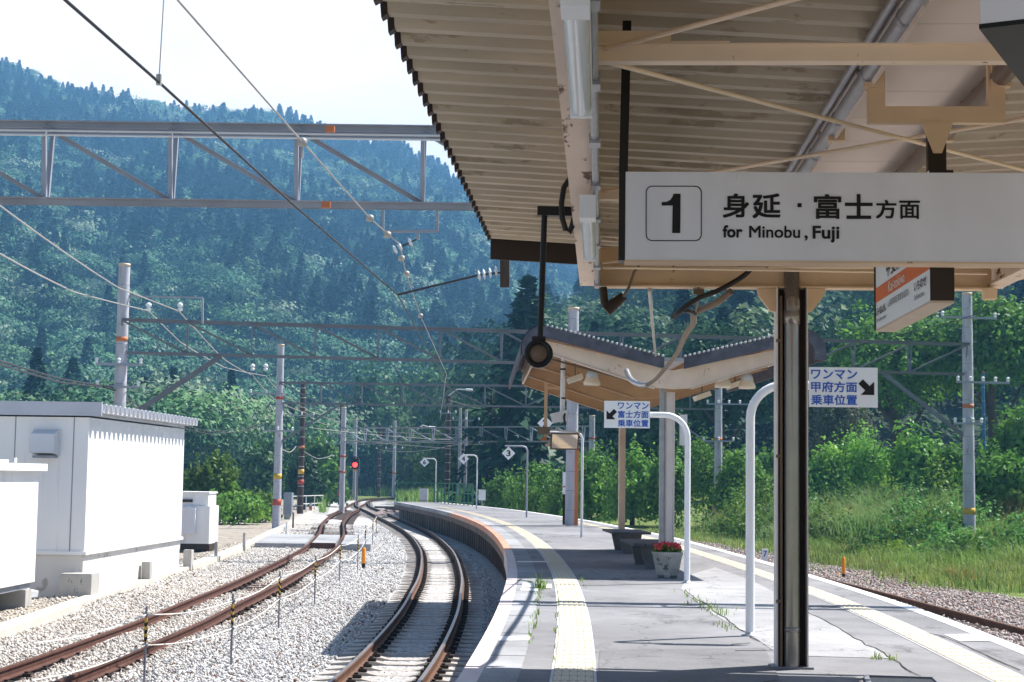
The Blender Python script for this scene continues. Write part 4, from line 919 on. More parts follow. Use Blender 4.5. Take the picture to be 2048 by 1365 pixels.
def bulb(label, px, py, Yd):
    c_ = onY(px, py, Yd); t = thing('pendant_lamp', label, 'lamp', tuple(c_), 0, 'bell lamps under the far canopy')
    mb = MB(); mb.lathe((0, 0, 0), [(0.07, 0.13), (0.10, 0.08), (0.115, 0.0), (0.15, -0.08), (0.14, -0.12), (0.001, -0.125)], 16); mb.build('shade', M['globe'], t)
    mb = MB(); mb.lathe((0, -0.085, 0.06), [(0.085, -0.01), (0.08, -0.02), (0.001, -0.024)], 14, 'Y'); mb.build('reflector', M['reflector'], t)
    mb = MB(); mb.tube([(0, 0, 0.12), (0, 0, 0.5)], 0.012, 6); mb.build('stem', M['cablegrey'], t)
bulb('single bell shaped lamp under the left wing of the far canopy', 1184, 757, 27.6)
bulb('bell lamp nearer the column under the right wing of the far canopy', 1446, 762, 27.4)
bulb('bell lamp nearer the eave under the right wing of the far canopy', 1494, 764, 27.4)
for lb, px, py in (('cream flat lamp box on the left wing soffit of the far canopy', 1150, 758), ('cream flat lamp box between two bell lamps of the far canopy', 1470, 770), ('cream flat lamp box beside the far canopy column', 1404, 793)):
    c_ = onY(px, py, 28.5); t = thing('lamp_box', lb, 'lamp', tuple(c_), FA, 'flat lamp boxes under the far canopy')
    mb = MB(); mb.box((0, 0, 0), (0.26, 0.5, 0.09), rot=Matrix.Rotation(R(-20), 3, 'Y')); mb.build('housing', M['globe'], t); mb = MB(); mb.tube([(0, 0, 0), (0, 0, 0.42)], 0.012, 5); mb.build('stem', M['cablegrey'], t)

# ------------------------------------------------------------------ curved post signs
def post_sign(label, base, px_post, top, d, arrow, lines, panel, ydep):
    t = thing('post_sign', label, 'sign', tuple(base))
    s_ = 1 if panel[0] > px_post else -1
    x0 = base[0]; zt0 = onY(px_post, top, ydep)[2]; r = 0.34; x_end = onY(panel[0] if s_ > 0 else panel[2], 800, ydep)[0]
    pts = [(x0, ydep, 0), (x0, ydep, zt0-r)]
    for k in range(1, 9): a_ = R(90*k/8); pts.append((x0+s_*(r-r*math.cos(a_)), ydep, zt0-r+r*math.sin(a_)))
    pts.append((x_end+s_*0.05, ydep, zt0))
    mb = MB(); mb.tube(pts, 0.045, 14); mb.build('bent_post', M['polewhite'], t, world=True)
    mb = MB(); mb.lathe((x0, ydep, 0), [(0.085, 0.0), (0.085, 0.012), (0.05, 0.014), (0.05, 0.04)], 14); mb.build('base_flange', M['galvlight'], t, world=True)
    a_ = onY(panel[0], panel[3], ydep-0.06); b_ = onY(panel[2], panel[1], ydep-0.06); pw, ph = b_[0]-a_[0], b_[2]-a_[2]
    mb = MB(); mb.bb((a_[0], ydep-0.065, a_[2]), (b_[0], ydep-0.045, b_[2])); mb.build('panel', M['signplain'], t, world=True)
    mb = MB()
    for tx, (u0_, v0_, u1_, v1_) in lines: put_text(mb, tx, (a_[0], ydep-0.0655, a_[2]), (1, 0, 0), (0, 0, 1), u0_*pw, v0_*ph, u1_*pw, v1_*ph, 0.022)
    mb.build('lettering', M['textblue'], t, world=True)
    cx_, cy_, sc_, ang_ = arrow; A_ = [(-0.5, -0.17), (0.0, -0.17), (0.0, -0.5), (0.5, 0.0), (0.0, 0.5), (0.0, 0.17), (-0.5, 0.17)]
    ca, sa = math.cos(R(ang_)), math.sin(R(ang_))
    mb = MB(); mb.add([(a_[0]+cx_*pw+sc_*(x*ca-y*sa), ydep-0.069, a_[2]+cy_*ph+sc_*(x*sa+y*ca)) for x, y in A_], [tuple(range(7))]); mb.build('arrow', M['blackplain'], t, world=True)
    return t
b1 = onZ(1500, 1272, 0)
post_sign('white bent post sign for Kofu with blue writing and an arrow down right', b1, 1500, 770, 0, (0.85, 0.48, 0.19, -45), [('ワンマン', (0.03, 0.70, 0.70, 0.94)), ('甲府方面', (0.03, 0.37, 0.70, 0.64)), ('乗車位置', (0.03, 0.05, 0.70, 0.31))], (1618, 736, 1755, 814), b1[1])
b2 = onZ(1374, 1167, 0)
post_sign('smaller looking white bent post sign for Fuji with an arrow down left', b2, 1374, 831, 0, (0.15, 0.48, 0.19, -135), [('ワンマン', (0.30, 0.70, 0.97, 0.94)), ('富士方面', (0.30, 0.37, 0.97, 0.64)), ('乗車位置', (0.30, 0.05, 0.97, 0.31))], (1208, 803, 1300, 856), b2[1])

# ------------------------------------------------------------------ benches, planter
def bench(label, px, py, Yd, group='benches under the far canopy'):
    c_ = onZ(px, py, 0); t = thing('bench', label, 'bench', (c_[0], c_[1], 0), R(6), group)
    mb = MB()
    for k in range(4): mb.bb((-0.40+0.203*k, -1.0, 0.40), (-0.40+0.203*k+0.19, 1.0, 0.445))
    mb.build('seat', M['bench'], t)
    for yy in (-0.7, 0.7):
        mb = MB(); mb.prism([(-0.15, 0), (0.15, 0), (0.24, 0.398), (-0.24, 0.398)], (0, yy-0.06, 0), (1, 0, 0), (0, 0, 1), (0, 1, 0), 0.12); mb.build('leg', M['benchleg'], t)
    mb = MB(); mb.bb((-0.03, -0.62, 0.30), (0.03, 0.62, 0.396)); mb.build('rail', M['bench'], t)
    return t
bench('dark slatted bench farther away in front of the plain brown column', 1252, 1104, 33)
bench('dark slatted bench nearer the flower planter in the canopy shade', 1298, 1134, 28.4)
c_ = onZ(1335, 1158, 0)
t = thing('flower_planter', 'weathered tapered concrete planter with red flowers beside the white post', 'planter', (c_[0], c_[1]+0.15, 0), R(3))
mb = MB()
def frustum(mb, w0, d0, w1, d1, z0, z1):
    mb.add([(-w0, -d0, z0), (w0, -d0, z0), (w0, d0, z0), (-w0, d0, z0), (-w1, -d1, z1), (w1, -d1, z1), (w1, d1, z1), (-w1, d1, z1)], [(0, 3, 2, 1), (4, 5, 6, 7), (0, 1, 5, 4), (1, 2, 6, 5), (2, 3, 7, 6), (3, 0, 4, 7)])
frustum(mb, 0.16, 0.13, 0.215, 0.185, 0.05, 0.36); frustum(mb, 0.225, 0.195, 0.232, 0.20, 0.362, 0.41); mb.build('trough', M['planter'], t)
mb = MB(); 
for s_ in (-1, 1): mb.box((s_*0.1, 0, 0.025), (0.09, 0.2, 0.05)); mb.cut()
mb.build('foot', M['benchleg'], t)
def leaf_cloud(n, spread, size, up=0.3):
    c = spread(n); nrm = rng.normal(size=(n, 3)); nrm[:, 2] += up; nrm /= np.linalg.norm(nrm, axis=1)[:, None]
    a = np.cross(nrm, rng.normal(size=(n, 3))); a /= np.linalg.norm(a, axis=1)[:, None]; b = np.cross(nrm, a)
    s_ = (size*(0.6+0.8*rng.random(n)))[:, None]
    V = np.stack([c-a*s_, c-b*s_*0.45, c+a*s_, c+b*s_*0.45], 1).reshape(-1, 3); F = np.arange(4*n).reshape(n, 4); return V, F
def dome(w_, d_, z0, h):
    def f(n): 
        u = rng.uniform(-1, 1, n); v = rng.uniform(-1, 1, n); return np.stack([u*w_, v*d_, z0+h*rng.random(n)*(1-0.5*(u*u+v*v)/2)], 1)
    return f
V, F = leaf_cloud(420, dome(0.21, 0.18, 0.40, 0.12), 0.035); npmesh('leaves', V, F, M['leaf'], tint=np.full((len(V), 3), 1.2), parent=t)
V, F = leaf_cloud(260, dome(0.21, 0.18, 0.46, 0.10), 0.03); npmesh('flowers', V, F, M['red'], parent=t)

# ------------------------------------------------------------------ mirror, camera and number signs on the platform
def number_sign(label, num, base, px_post, top, px_end, sign_c, half, Yd):
    t = thing('stop_marker', label, 'number sign', (base[0], base[1], 0), 0, 'diamond car stop markers on bent grey posts')
    zt0 = onY(px_post, top, Yd)[2]; xe = onY(px_end, top, Yd)[0]; x0 = base[0]
    mb = MB(); mb.tube([(x0, Yd, 0), (x0, Yd, zt0-0.16), (x0-0.05, Yd, zt0-0.05), (x0-0.16, Yd, zt0), (xe, Yd, zt0)], 0.035, 10); mb.build('bent_post', M['galvlight'] if num != '3' else M['galv'], t, world=True)
    c_ = onY(*sign_c, Yd-0.05); h = half
    mb = MB(); mb.prism([(0, -h), (h, 0), (0, h), (-h, 0)], (c_[0], Yd-0.06, c_[2]), (1, 0, 0), (0, 0, 1), (0, 1, 0), 0.012); mb.build('plate', M['signplain'], t, world=True)
    mb = MB(); put_text(mb, num, (c_[0], Yd-0.061, c_[2]), (1, 0, 0), (0, 0, 1), -h*0.30, -h*0.45, h*0.30, h*0.45, 0.03, 0.004); mb.build('number', M['blackplain'], t, world=True)
number_sign('white diamond marker numbered 2 beside the brown framed platform mirror', '2', onZ(1163, 1075, 0), 1163, 866, 1092, (1090, 847), 0.20, onZ(1163, 1075, 0)[1])
number_sign('white diamond marker numbered 3 on a bent grey post in front of dark trees', '3', onZ(1053, 1035, 0), 1053, 893, 1010, (1017, 907), 0.26, onZ(1053, 1035, 0)[1])
number_sign('white diamond marker numbered 4 on a pale bent post', '4', onZ(953, 1018, 0), 953, 911, 925, (927, 918), 0.26, onZ(953, 1018, 0)[1])
number_sign('farthest small white diamond marker by the green fence', '6', onZ(880, 1003, 0), 880, 918, 846, (849, 925), 0.28, 94.0)
Ym = 34.5
t = thing('platform_mirror', 'brown framed rectangular driver mirror hanging under the far canopy eave', 'mirror', tuple(onY(1128, 885, Ym)))
c_ = onY(1129, 883, Ym); mb = MB(); rot = Matrix.Rotation(R(14), 3, 'Z')@Matrix.Rotation(R(9), 3, 'X')
mb.box(c_, (0.62, 0.05, 0.36), rot=rot); mb.build('frame', M['cablegrey'], t, world=True)
mb = MB(); v = rot@Vector((0, -0.028, 0)); mb.box((c_[0]+v.x, c_[1]+v.y, c_[2]+v.z), (0.56, 0.006, 0.30), rot=rot); mb.build('glass', M['mirror'], t, world=True)
mb = MB(); a_ = onY(1092, 778, Ym); mb.bar((a_[0], Ym, 3.6), (a_[0], Ym, c_[2]+0.05), 0.07, 0.07); mb.bar((a_[0], Ym, a_[2]+0.02), (c_[0]+0.1, Ym, a_[2]+0.02), 0.05, 0.05); mb.bar((a_[0], Ym, c_[2]-0.1), (c_[0], Ym, c_[2]+0.1), 0.05, 0.05); mb.build('hanger', M['cream'], t, world=True)
mb = MB(); p_ = onY(1088, 862, Ym); mb.box((p_[0], Ym-0.08, p_[2]), (0.26, 0.2, 0.16)); mb.build('control_box', M['cablegrey'], t, world=True)
mb = MB(); p_ = onY(1088, 879, Ym); mb.box((p_[0], Ym-0.09, p_[2]), (0.12, 0.12, 0.07)); mb.build('orange_lamp', M['bandorange'], t, world=True)
mb = MB(); p0_ = onY(1102, 860, Ym+0.1); p1_ = onY(1160, 866, Ym+0.1); mb.bar(p0_, p1_, 0.3, 0.03); mb.build('hood', M['galvlight'], t, world=True)
Yc = 28.4
t = thing('surveillance_camera', 'white camera housing on a pale post under the left wing of the far canopy', 'camera', tuple(onY(1126, 715, Yc)))
mb = MB(); mb.tube([onY(1127, 706, Yc), onY(1124, 845, Yc)], 0.045, 10); mb.build('post', M['polewhite'], t, world=True)
mb = MB()
for yy in (739, 797): mb.lathe(onY(1126, yy, Yc), [(0.05, -0.015), (0.05, 0.015)], 10)
mb.build('strap', M['black'], t, world=True)
c_ = onY(1119, 834, Yc-0.1); mb = MB(); mb.box(c_, (0.30, 0.16, 0.17), rot=Matrix.Rotation(R(-14), 3, 'Y')); mb.build('housing', M['whitecap'], t, world=True)
mb = MB(); mb.tube([onY(1131, 822, Yc-0.1), onY(1128, 835, Yc-0.25), onY(1130, 850, Yc-0.1)], 0.02, 6); mb.build('cable', M['cable'], t, world=True)
# tall notice board left of the striped pole
c_ = onZ(1128, 1050, 0); t = thing('notice_post', 'narrow black post with a white notice plate beside the orange striped pole', 'sign', (c_[0], c_[1], 0))
mb = MB(); mb.bb((c_[0]-0.05, c_[1]-0.05, 0), (c_[0]+0.05, c_[1]+0.05, 1.0)); mb.build('post', M['black'], t, world=True)
mb = MB(); mb.bb((c_[0]-0.06, c_[1]-0.07, 1.0), (c_[0]+0.12, c_[1]-0.04, 1.72)); mb.build('plate', M['signplain'], t, world=True)
mb = MB(); mb.bb((c_[0]-0.05, c_[1]-0.075, 1.22), (c_[0]+0.1, c_[1]-0.071, 1.26)); mb.build('mark', M['bandorange'], t, world=True)

# ------------------------------------------------------------------ white buildings on the left
BA = R(1.13); BO = (-10.72, 33.0, 0)
t = thing('equipment_building', 'white windowless equipment building with corrugated roof edge left of the siding', 'building', BO, BA)
W_, D_ = 7.5, 8.35
mb = MB(); mb.bb((-W_, 0, -0.17), (0, D_, 2.66)); o = mb.build('wall', M['wallwhite'], t)
mb = MB(); mb.bb((-W_, 0.03, -1.35), (-0.03, D_-0.03, -0.17)); mb.build('plinth', M['plinth'], t)
mb = MB(); mb.bb((-W_, -0.05, -0.20), (0.05, 0, -0.13)); mb.bb((0, 0.0, -0.20), (0.05, D_+0.03, -0.13)); mb.build('drip_strip', M['wallwhite'], t)
mb = MB(); mb.bb((-W_, -0.14, 2.69), (0.30, -0.08, 2.98)); mb.build('fascia', M['fascia'], t)
mb = MB()                                            # ribbed roof with its ends to the right
prof = []; y = -0.08
while y < D_+0.2:
    for dy, dz in ((0, 0), (0.10, 0.0), (0.17, 0.17), (0.27, 0.17)): prof.append((y+dy, dz))
    y += 0.35
k = len(prof); zr = 2.76
for zo, fl in ((0, 0), (0.02, 1)):
    mb.add([(-W_, a_, zr+dz+zo) for a_, dz in prof]+[(0.32, a_, zr+dz+zo) for a_, dz in prof], [(i, i+1, k+i+1, k+i) if fl else (i, k+i, k+i+1, i+1) for i in range(k-1)])
mb.add([(0.32, a_, zr+dz) for a_, dz in prof]+[(0.32, a_, zr+dz+0.02) for a_, dz in prof], [(i, i+1, k+i+1, k+i) for i in range(k-1)])
mb.bb((-W_, -0.06, 2.70), (0.0, D_, 2.755))
for q in range(0): mb.add([(0.30, -0.08+q*0.35+0.17, zr+0.168), (0.30, -0.08+q*0.35+0.27, zr+0.168), (0.30, -0.08+q*0.35+0.35, zr), (0.30, -0.08+q*0.35+0.10, zr)], [(0, 1, 2, 3)])
mb.build('roof', M['roofwhite'], t)
mb = MB()
for x_ in (-0.31, -1.55, -2.7, -4.1): mb.bb((x_-0.012, -0.004, -0.15), (x_+0.012, 0, 2.66))
mb.build('panel_joint', M['jointblue'], t)
mb = MB(); mb.prism([(0, 0), (0.42, 0.10), (0.42, 0.62), (0.12, 0.66)], (-1.48, -0.003, 1.94), (0, -1, 0), (0, 0, 1), (1, 0, 0), 0.46) if False else None
mb = MB(); mb.prism([(0.0, 0.0), (0.36, 0.05), (0.30, 0.44), (0.05, 0.52), (0.0, 0.52)], (-1.12, -0.003, 1.86), (0, -1, 0), (0, 0, 1), (1, 0, 0), 0.50); mb.bb((-1.16, -0.05, 1.84), (-0.58, -0.002, 2.40)); mb.build('vent_hood', M['roofwhite'], t)
mb = MB(); mb.bb((-1.07, -0.30, 1.80), (-0.62, -0.03, 1.85)); mb.build('vent_base', M['jointblue'], t)
def block(label, px, py, z0, w_, d_, h, rz=0.0, m_='blockconc', name='concrete_block', cat='concrete block', grp=None, dz=0.0):
    c_ = onZ(px, py, z0); mb = MB(); mb.box((0, d_/2, h/2+dz), (w_, d_, h)); mb.box((0, d_/2, h+dz+0.012), (w_*0.97, d_*0.97, 0.024)); o = mb.build(name, M[m_]); o.location = (c_[0], c_[1], z0); o.rotation_euler = (0, 0, rz); return tag(o, label, cat, grp)
block('stained concrete footing block at the near corner of the equipment building', 150, 1190, -1.08, 0.66, 0.5, 0.50)
bpy.data.objects['concrete_block'].location = (-10.70, 32.45, -1.08)
block('small pale concrete marker block standing mid way along the building plinth', 277, 1169, -1.1, 0.2, 0.2, 0.50)
bpy.data.objects['concrete_block.001'].location.x += 0.16
block('pale concrete block at the far corner of the building plinth', 362, 1141, -1.08, 0.22, 0.25, 0.52)
bpy.data.objects['concrete_block.002'].location.x += 0.16
c_ = onZ(87, 1195, -1.1)
t = thing('cable_trough', 'open concrete cable trough with a pale sheet metal lid between the buildings', 'cable trough', (c_[0], c_[1], -1.1))
mb = MB(); mb.bb((-0.28, 0, 0), (-0.16, 1.5, 0.62)); mb.bb((0.14, 0, 0), (0.30, 1.5, 0.62)); mb.bb((-0.16, 1.3, 0), (0.14, 1.5, 0.62)); mb.build('wall', M['blockconc'], t)
mb = MB(); mb.add([(-0.6, -0.05, 0.625), (0.32, -0.05, 0.66), (0.32, 1.55, 0.80), (-0.6, 1.55, 0.76), (-0.6, -0.05, 0.64), (0.32, -0.05, 0.675), (0.32, 1.55, 0.815), (-0.6, 1.55, 0.775)], [(0, 3, 2, 1), (4, 5, 6, 7), (0, 1, 5, 4), (1, 2, 6, 5), (2, 3, 7, 6), (3, 0, 4, 7)]); mb.build('lid', M['galvlight'], t)
# transformer cabinet at the left edge
t = thing('equipment_cabinet', 'white steel cabinet on concrete feet cut off by the left edge', 'cabinet', (-11.0, 30.9, -0.62), R(1.0))
mb = MB(); mb.bb((-2.6, -6.5, 0), (0, 0, 2.15)); mb.build('case', M['wallwhite'], t)
mb = MB(); mb.bb((-2.75, -6.6, 2.152), (0.13, 0.12, 2.29)); mb.bb((-2.6, -6.5, 2.30), (-0.5, -0.3, 2.36)); mb.build('roof', M['wallwhite'], t)
mb = MB(); mb.bb((-2.55, -6.3, -0.12), (-0.06, -0.1, -0.003)); mb.build('base_frame', M['jointblue'], t)
for yy in (-0.55, -3.0, -5.6):
    mb = MB(); mb.bb((-0.5, yy, -0.55), (0.02, yy+0.35, -0.125)); mb.build('foot', M['blockconc'], t)
mb = MB(); mb.tube([(-0.35, -0.35, 2.29), (-0.35, -0.35, 2.40)], 0.03, 8); mb.build('lifting_eye', M['wallwhite'], t)
c_ = onZ(22, 1212, -1.1)
t = thing('concrete_ramp_lid', 'grey tilted slab lying on low concrete supports at the left edge', 'slab', (c_[0], c_[1], -1.1), R(-8))
mb = MB(); mb.box((0, 0.25, 0.26), (0.62, 0.5, 0.12), rot=Matrix.Rotation(R(10), 3, 'Y')); mb.build('slab', M['roofwhite'], t)
mb = MB(); mb.bb((-0.28, 0.05, 0), (-0.14, 0.45, 0.24)); mb.build('support', M['blockconc'], t)
# generator cabinet right of the building
c_ = onZ(388, 1098, -1.05)
t = thing('generator_cabinet', 'white two tier generator cabinet with a dark louvre right of the equipment building', 'cabinet', (c_[0], c_[1], -0.98), R(2))
mb = MB(); mb.bb((-0.62, 0, 0.1), (0.50, 1.5, 1.38)); mb.build('case', M['wallwhite'], t)
mb = MB(); mb.bb((-0.72, 0.1, 1.382), (0.42, 1.4, 1.80)); mb.bb((-0.75, 0.05, 1.802), (0.46, 1.45, 1.86)); mb.build('upper_case', M['wallwhite'], t)
mb = MB(); mb.bb((-0.7, 0.04, 1.50), (-0.12, 0.098, 1.60)); mb.build('louvre', M['brown'], t)
mb = MB(); mb.bb((-0.7, -0.22, 0.42), (0.05, -0.003, 1.32)); mb.build('side_duct', M['wallgrey'], t)
mb = MB(); mb.bb((-0.5, 0.1, -0.12), (0.5, 1.4, 0.098)); mb.build('skid', M['brown'], t)

# small stakes left of the kerb
for lb, px, py, h, w_ in (('short grey concrete stake nearest the generator cabinet', 432, 1120, 0.55, 0.10), ('short grey concrete stake right of the generator cabinet', 488, 1102, 0.62, 0.10), ('thin white stake at the foot of the concrete pole', 573, 1068, 0.5, 0.10), ('thin brown stake behind the white one by the concrete pole', 586, 1056, 0.75, 0.09)):
    c_ = onZ(px, py, -1.1); mb = MB(); frustum(mb, w_/2, w_/2, w_/2.4, w_/2.4, 0, h); o = mb.build('marker_stake', M['wallwhite'] if 'white stake' in lb and 'behind' not in lb else (M['wood'] if 'brown' in lb else M['blockconc'])); o.location = c_; tag(o, lb, 'stake', 'short stakes beyond the kerb')
# white railing and red banded post
c0, c1 = onZ(576, 1026, -1.1), onZ(645, 1022, -1.1)
t = thing('railing', 'white pipe railing by the dark tarred pole at the bushes', 'railing', tuple(c0))
mb = MB()
for q in range(5):
    p_ = c0+(c1-c0)*q/4; mb.tube([p_, p_+np.array([0, 0, 1.1])], 0.035, 6)
mb.build('post', M['galvlight'], t, world=True)
for h in (0.55, 1.1):
    mb = MB(); mb.tube([c0+np.array([0, 0, h]), c1+np.array([0, 0, h])], 0.035, 6); mb.build('rail', M['galvlight'], t, world=True)
c_ = onZ(621, 1025, -1.1); t = thing('marker_post', 'short grey post with a red band in front of the white railing', 'post', tuple(c_))
mb = MB(); mb.tube([(0, 0, 0), (0, 0, 0.62)], 0.09, 10); mb.build('post', M['galvlight'], t); mb = MB(); mb.lathe((0, 0, 0.3), [(0.1, -0.12), (0.1, 0.12)], 10); mb.build('band', M['bandred'], t)
c_ = onZ(574, 1040, -1.1); t = thing('relay_cabinet', 'grey upright relay cabinet behind the nearest concrete pole', 'cabinet', tuple(c_))
mb = MB(); mb.bb((-0.2, -0.2, 0.3), (0.28, 0.3, 1.55)); mb.build('case', M['galv'], t); mb = MB(); mb.bb((-0.15, -0.15, 0), (0.2, 0.2, 0.3)); mb.build('foot', M['blockconc'], t)

# ------------------------------------------------------------------ rope stakes
stk = [(288, 1372, 'nearest, cut by the bottom edge'), (462, 1330, 'second from the camera'), (557, 1257, 'third from the camera'), (629, 1208, 'fourth from the camera'), (679, 1162, 'fifth from the camera'), (715, 1140, 'sixth from the camera'), (730, 1110, 'seventh from the camera'), (745, 1090, 'eighth from the camera'), (752, 1075, 'farthest of the row')]
proto = None; tops = []
for px, py, lb in stk:
    c_ = onZ(px, py, -1.12); lab = 'black and yellow striped rope stake in the ballast, '+lb
    if proto is None:
        proto = thing('rope_stake', lab, 'stake', tuple(c_), 0, 'striped rope stakes between the tracks')
        mb = MB(); mb.tube([(0, 0, 0), (0, 0, 0.98)], 0.016, 8); mb.build('rod', M['stake'], proto)
        mb = MB(); mb.tube([(0, 0, 0.55), (0, 0, 0.84)], 0.021, 8); mb.build('sleeve', M['bandyellow'], proto)
        mb = MB()
        for q in range(3):
            z0 = 0.58+q*0.09; mb.add([(0.024*math.cos(a_), 0.024*math.sin(a_), z0+0.03*math.sin(a_)) for a_ in np.linspace(0, 2*math.pi, 9)[:-1]]+[(0.024*math.cos(a_), 0.024*math.sin(a_), z0+0.045+0.03*math.sin(a_)) for a_ in np.linspace(0, 2*math.pi, 9)[:-1]], [(i, (i+1) % 8, 8+(i+1) % 8, 8+i) for i in range(8)])
        mb.build('stripe', M['stripe'], proto)
        mb = MB(); mb.box((0, 0, 0.88), (0.06, 0.05, 0.03)); mb.box((0, 0, 0.50), (0.06, 0.05, 0.03)); mb.build('clip', M['stake'], proto)
    else: dup(proto, tuple(c_), random.uniform(0, 3), lab)
    tops.append(c_)
first = onZ(60, 1460, -1.12); lines_ = [first]+tops
for h, lb in ((0.88, 'upper white rope sagging between the striped stakes'), (0.50, 'lower white rope sagging between the striped stakes')):
    mb = MB(); P = []
    for a_, b_ in zip(lines_[:-1], lines_[1:]):
        for q in range(8):
            s_ = q/8; p_ = a_+(b_-a_)*s_; P.append((p_[0], p_[1], p_[2]+h-0.06*math.sin(math.pi*s_)))
    P.append((*lines_[-1][:2], lines_[-1][2]+h)); mb.tube(P, 0.009, 6); tag(mb.build('rope', M['rope']), lb, 'rope', 'white ropes along the striped stakes')
def marker(label, px, py, z, h, r=0.045):
    c_ = onZ(px, py, z); t = thing('marker_post', label, 'post', tuple(c_), 0, 'short orange marker posts'); mb = MB(); mb.tube([(0, 0, 0.1), (0, 0, h-0.02), (0, 0, h)], [r, r, r*0.7], 10); mb.build('tube', M['mkorange'], t); mb = MB(); mb.tube([(0, 0, -0.05), (0, 0, 0.1)], r*0.9, 10); mb.build('base', M['black'], t)
marker('orange marker post between the siding and the main track', 727, 1134, -1.12, 0.55, 0.06)
marker('orange marker post in the brown ballast right of the main column', 1687, 1156, -0.80, 0.50)
c_ = onZ(1530, 1124, -0.75); t = thing('distance_marker', 'small white stone marker reading 7 beside the right track', 'marker', (c_[0], c_[1], -0.75))
mb = MB(); mb.bb((-0.085, -0.05, 0), (0.085, 0.05, 0.36)); mb.build('stone', M['signplain'], t)
mb = MB(); put_text(mb, '7', (0, -0.051, 0), (1, 0, 0), (0, 0, 1), -0.05, 0.14, 0.05, 0.31, 0.02); put_text(mb, '580', (0, -0.051, 0), (1, 0, 0), (0, 0, 1), -0.05, 0.05, 0.05, 0.09, 0.02) if False else None; mb.build('number', M['textblue'], t)

# ------------------------------------------------------------------ level crossing boards over the siding
t = thing('board_crossing', 'pale concrete board crossing laid over the siding track with a rusty beam', 'crossing', (float(curve_x(siding, 58)), 58, 0))
mb = MB()
for a_, b_ in ((-2.4, -0.64), (-0.42, 0.42), (0.64, 1.7)):
    P = yclip(siding, 56.5, 66); sweep(mb, P, [(a_, -1.2), (a_, -0.93), (b_, -0.93), (b_, -1.2)])
    mb.add([(offset(P, a_)[0][0], offset(P, a_)[0][1], -1.2), (offset(P, b_)[0][0], offset(P, b_)[0][1], -1.2), (offset(P, b_)[0][0], offset(P, b_)[0][1], -0.93), (offset(P, a_)[0][0], offset(P, a_)[0][1], -0.93)], [(0, 1, 2, 3)])
mb.build('slab', M['concrete'], t, world=True)
P = yclip(siding, 56.5, 66); mb = MB(); mb.bar((*offset(P, -0.45)[0], -1.0), (*offset(P, 0.45)[0], -1.0), 0.14, 0.2); mb.build('beam', M['rustred'], t, world=True)
# point machine by the turnout
c_ = onZ(790, 1017, -1.05); t = thing('switch_stand', 'small dark switch lever beside the turnout near the platform end', 'switch stand', tuple(c_))
mb = MB(); mb.bb((-1.6, -0.15, 0), (0.9, 0.15, 0.14)); mb.build('rod', M['fasten'], t); mb = MB(); mb.bb((0.75, -0.1, 0.14), (0.95, 0.1, 0.85)); mb.build('lever', M['fasten'], t)

# ------------------------------------------------------------------ catenary gantries and poles
def pole_parts(t, base, h, r0_, r1_, m_, bands=(), steps=False):
    b = Vector(base); mb = MB(); mb.tube([b, b+Vector((0, 0, h*0.5)), b+Vector((0, 0, h))], [r0_, (r0_+r1_)/2, r1_], 14); t = mb.build('pole', m_, t, world=True)
    mb = MB(); mb.lathe(tuple(b+Vector((0, 0, h))), [(r1_*1.06, -0.06), (r1_*1.06, 0.03)], 14); mb.build('cap', M['signcream'] if m_ is M['conpole'] else M['wood'], t, world=True)
    for bm, z, bh in bands:
        rr = r0_+(r1_-r0_)*(z/h)+0.008; mb = MB(); mb.lathe(tuple(b+Vector((0, 0, z))), [(rr, -bh/2), (rr, bh/2)], 14); mb.build('band', M[bm], t, world=True)
    if steps:
        mb = MB(); z = 1.6; q = 0
        while z < h-0.4:
            rr = r0_+(r1_-r0_)*(z/h); s_ = 1 if q % 2 else -1; mb.bar(b+Vector((s_*rr, 0, z)), b+Vector((s_*(rr+0.13), 0, z)), 0.025, 0.025); mb.cut(); z += 0.45; q += 1
        mb.build('climbing_step', M['galv'], t, world=True)
    mb = MB(); z = 0.5
    while z < h-0.3:
        rr = r0_+(r1_-r0_)*(z/h)+0.004; mb.lathe(tuple(b+Vector((0, 0, z))), [(rr, -0.012), (rr, 0.012)], 12); mb.cut(); z += 0.62
    mb.build('hoop', M['galvlight'] if m_ is M['tarpole'] else M['galv'], t, world=True)
def insulators(t, pts, s_=1.0):
    mb = MB()
    for p in pts: mb.lathe(tuple(p), [(0.02*s_, -0.02), (0.05*s_, 0.0), (0.05*s_, 0.05*s_), (0.025*s_, 0.06*s_), (0.06*s_, 0.09*s_), (0.06*s_, 0.13*s_), (0.02*s_, 0.16*s_)], 10); mb.cut()
    mb.build('insulator', M['insul'], t, world=True)
def crossarm(t, c, w_, dirv, m_='galv', n=4):
    c = Vector(c); d = Vector(dirv).normalized(); mb = MB(); mb.bar(c-d*w_/2, c+d*w_/2, 0.07, 0.07); t = mb.build('crossarm', M[m_], t, world=True)
    insulators(t, [c+d*(w_*(q/(n-1)-0.5))*0.95+Vector((0, 0, 0.04)) for q in range(n)])
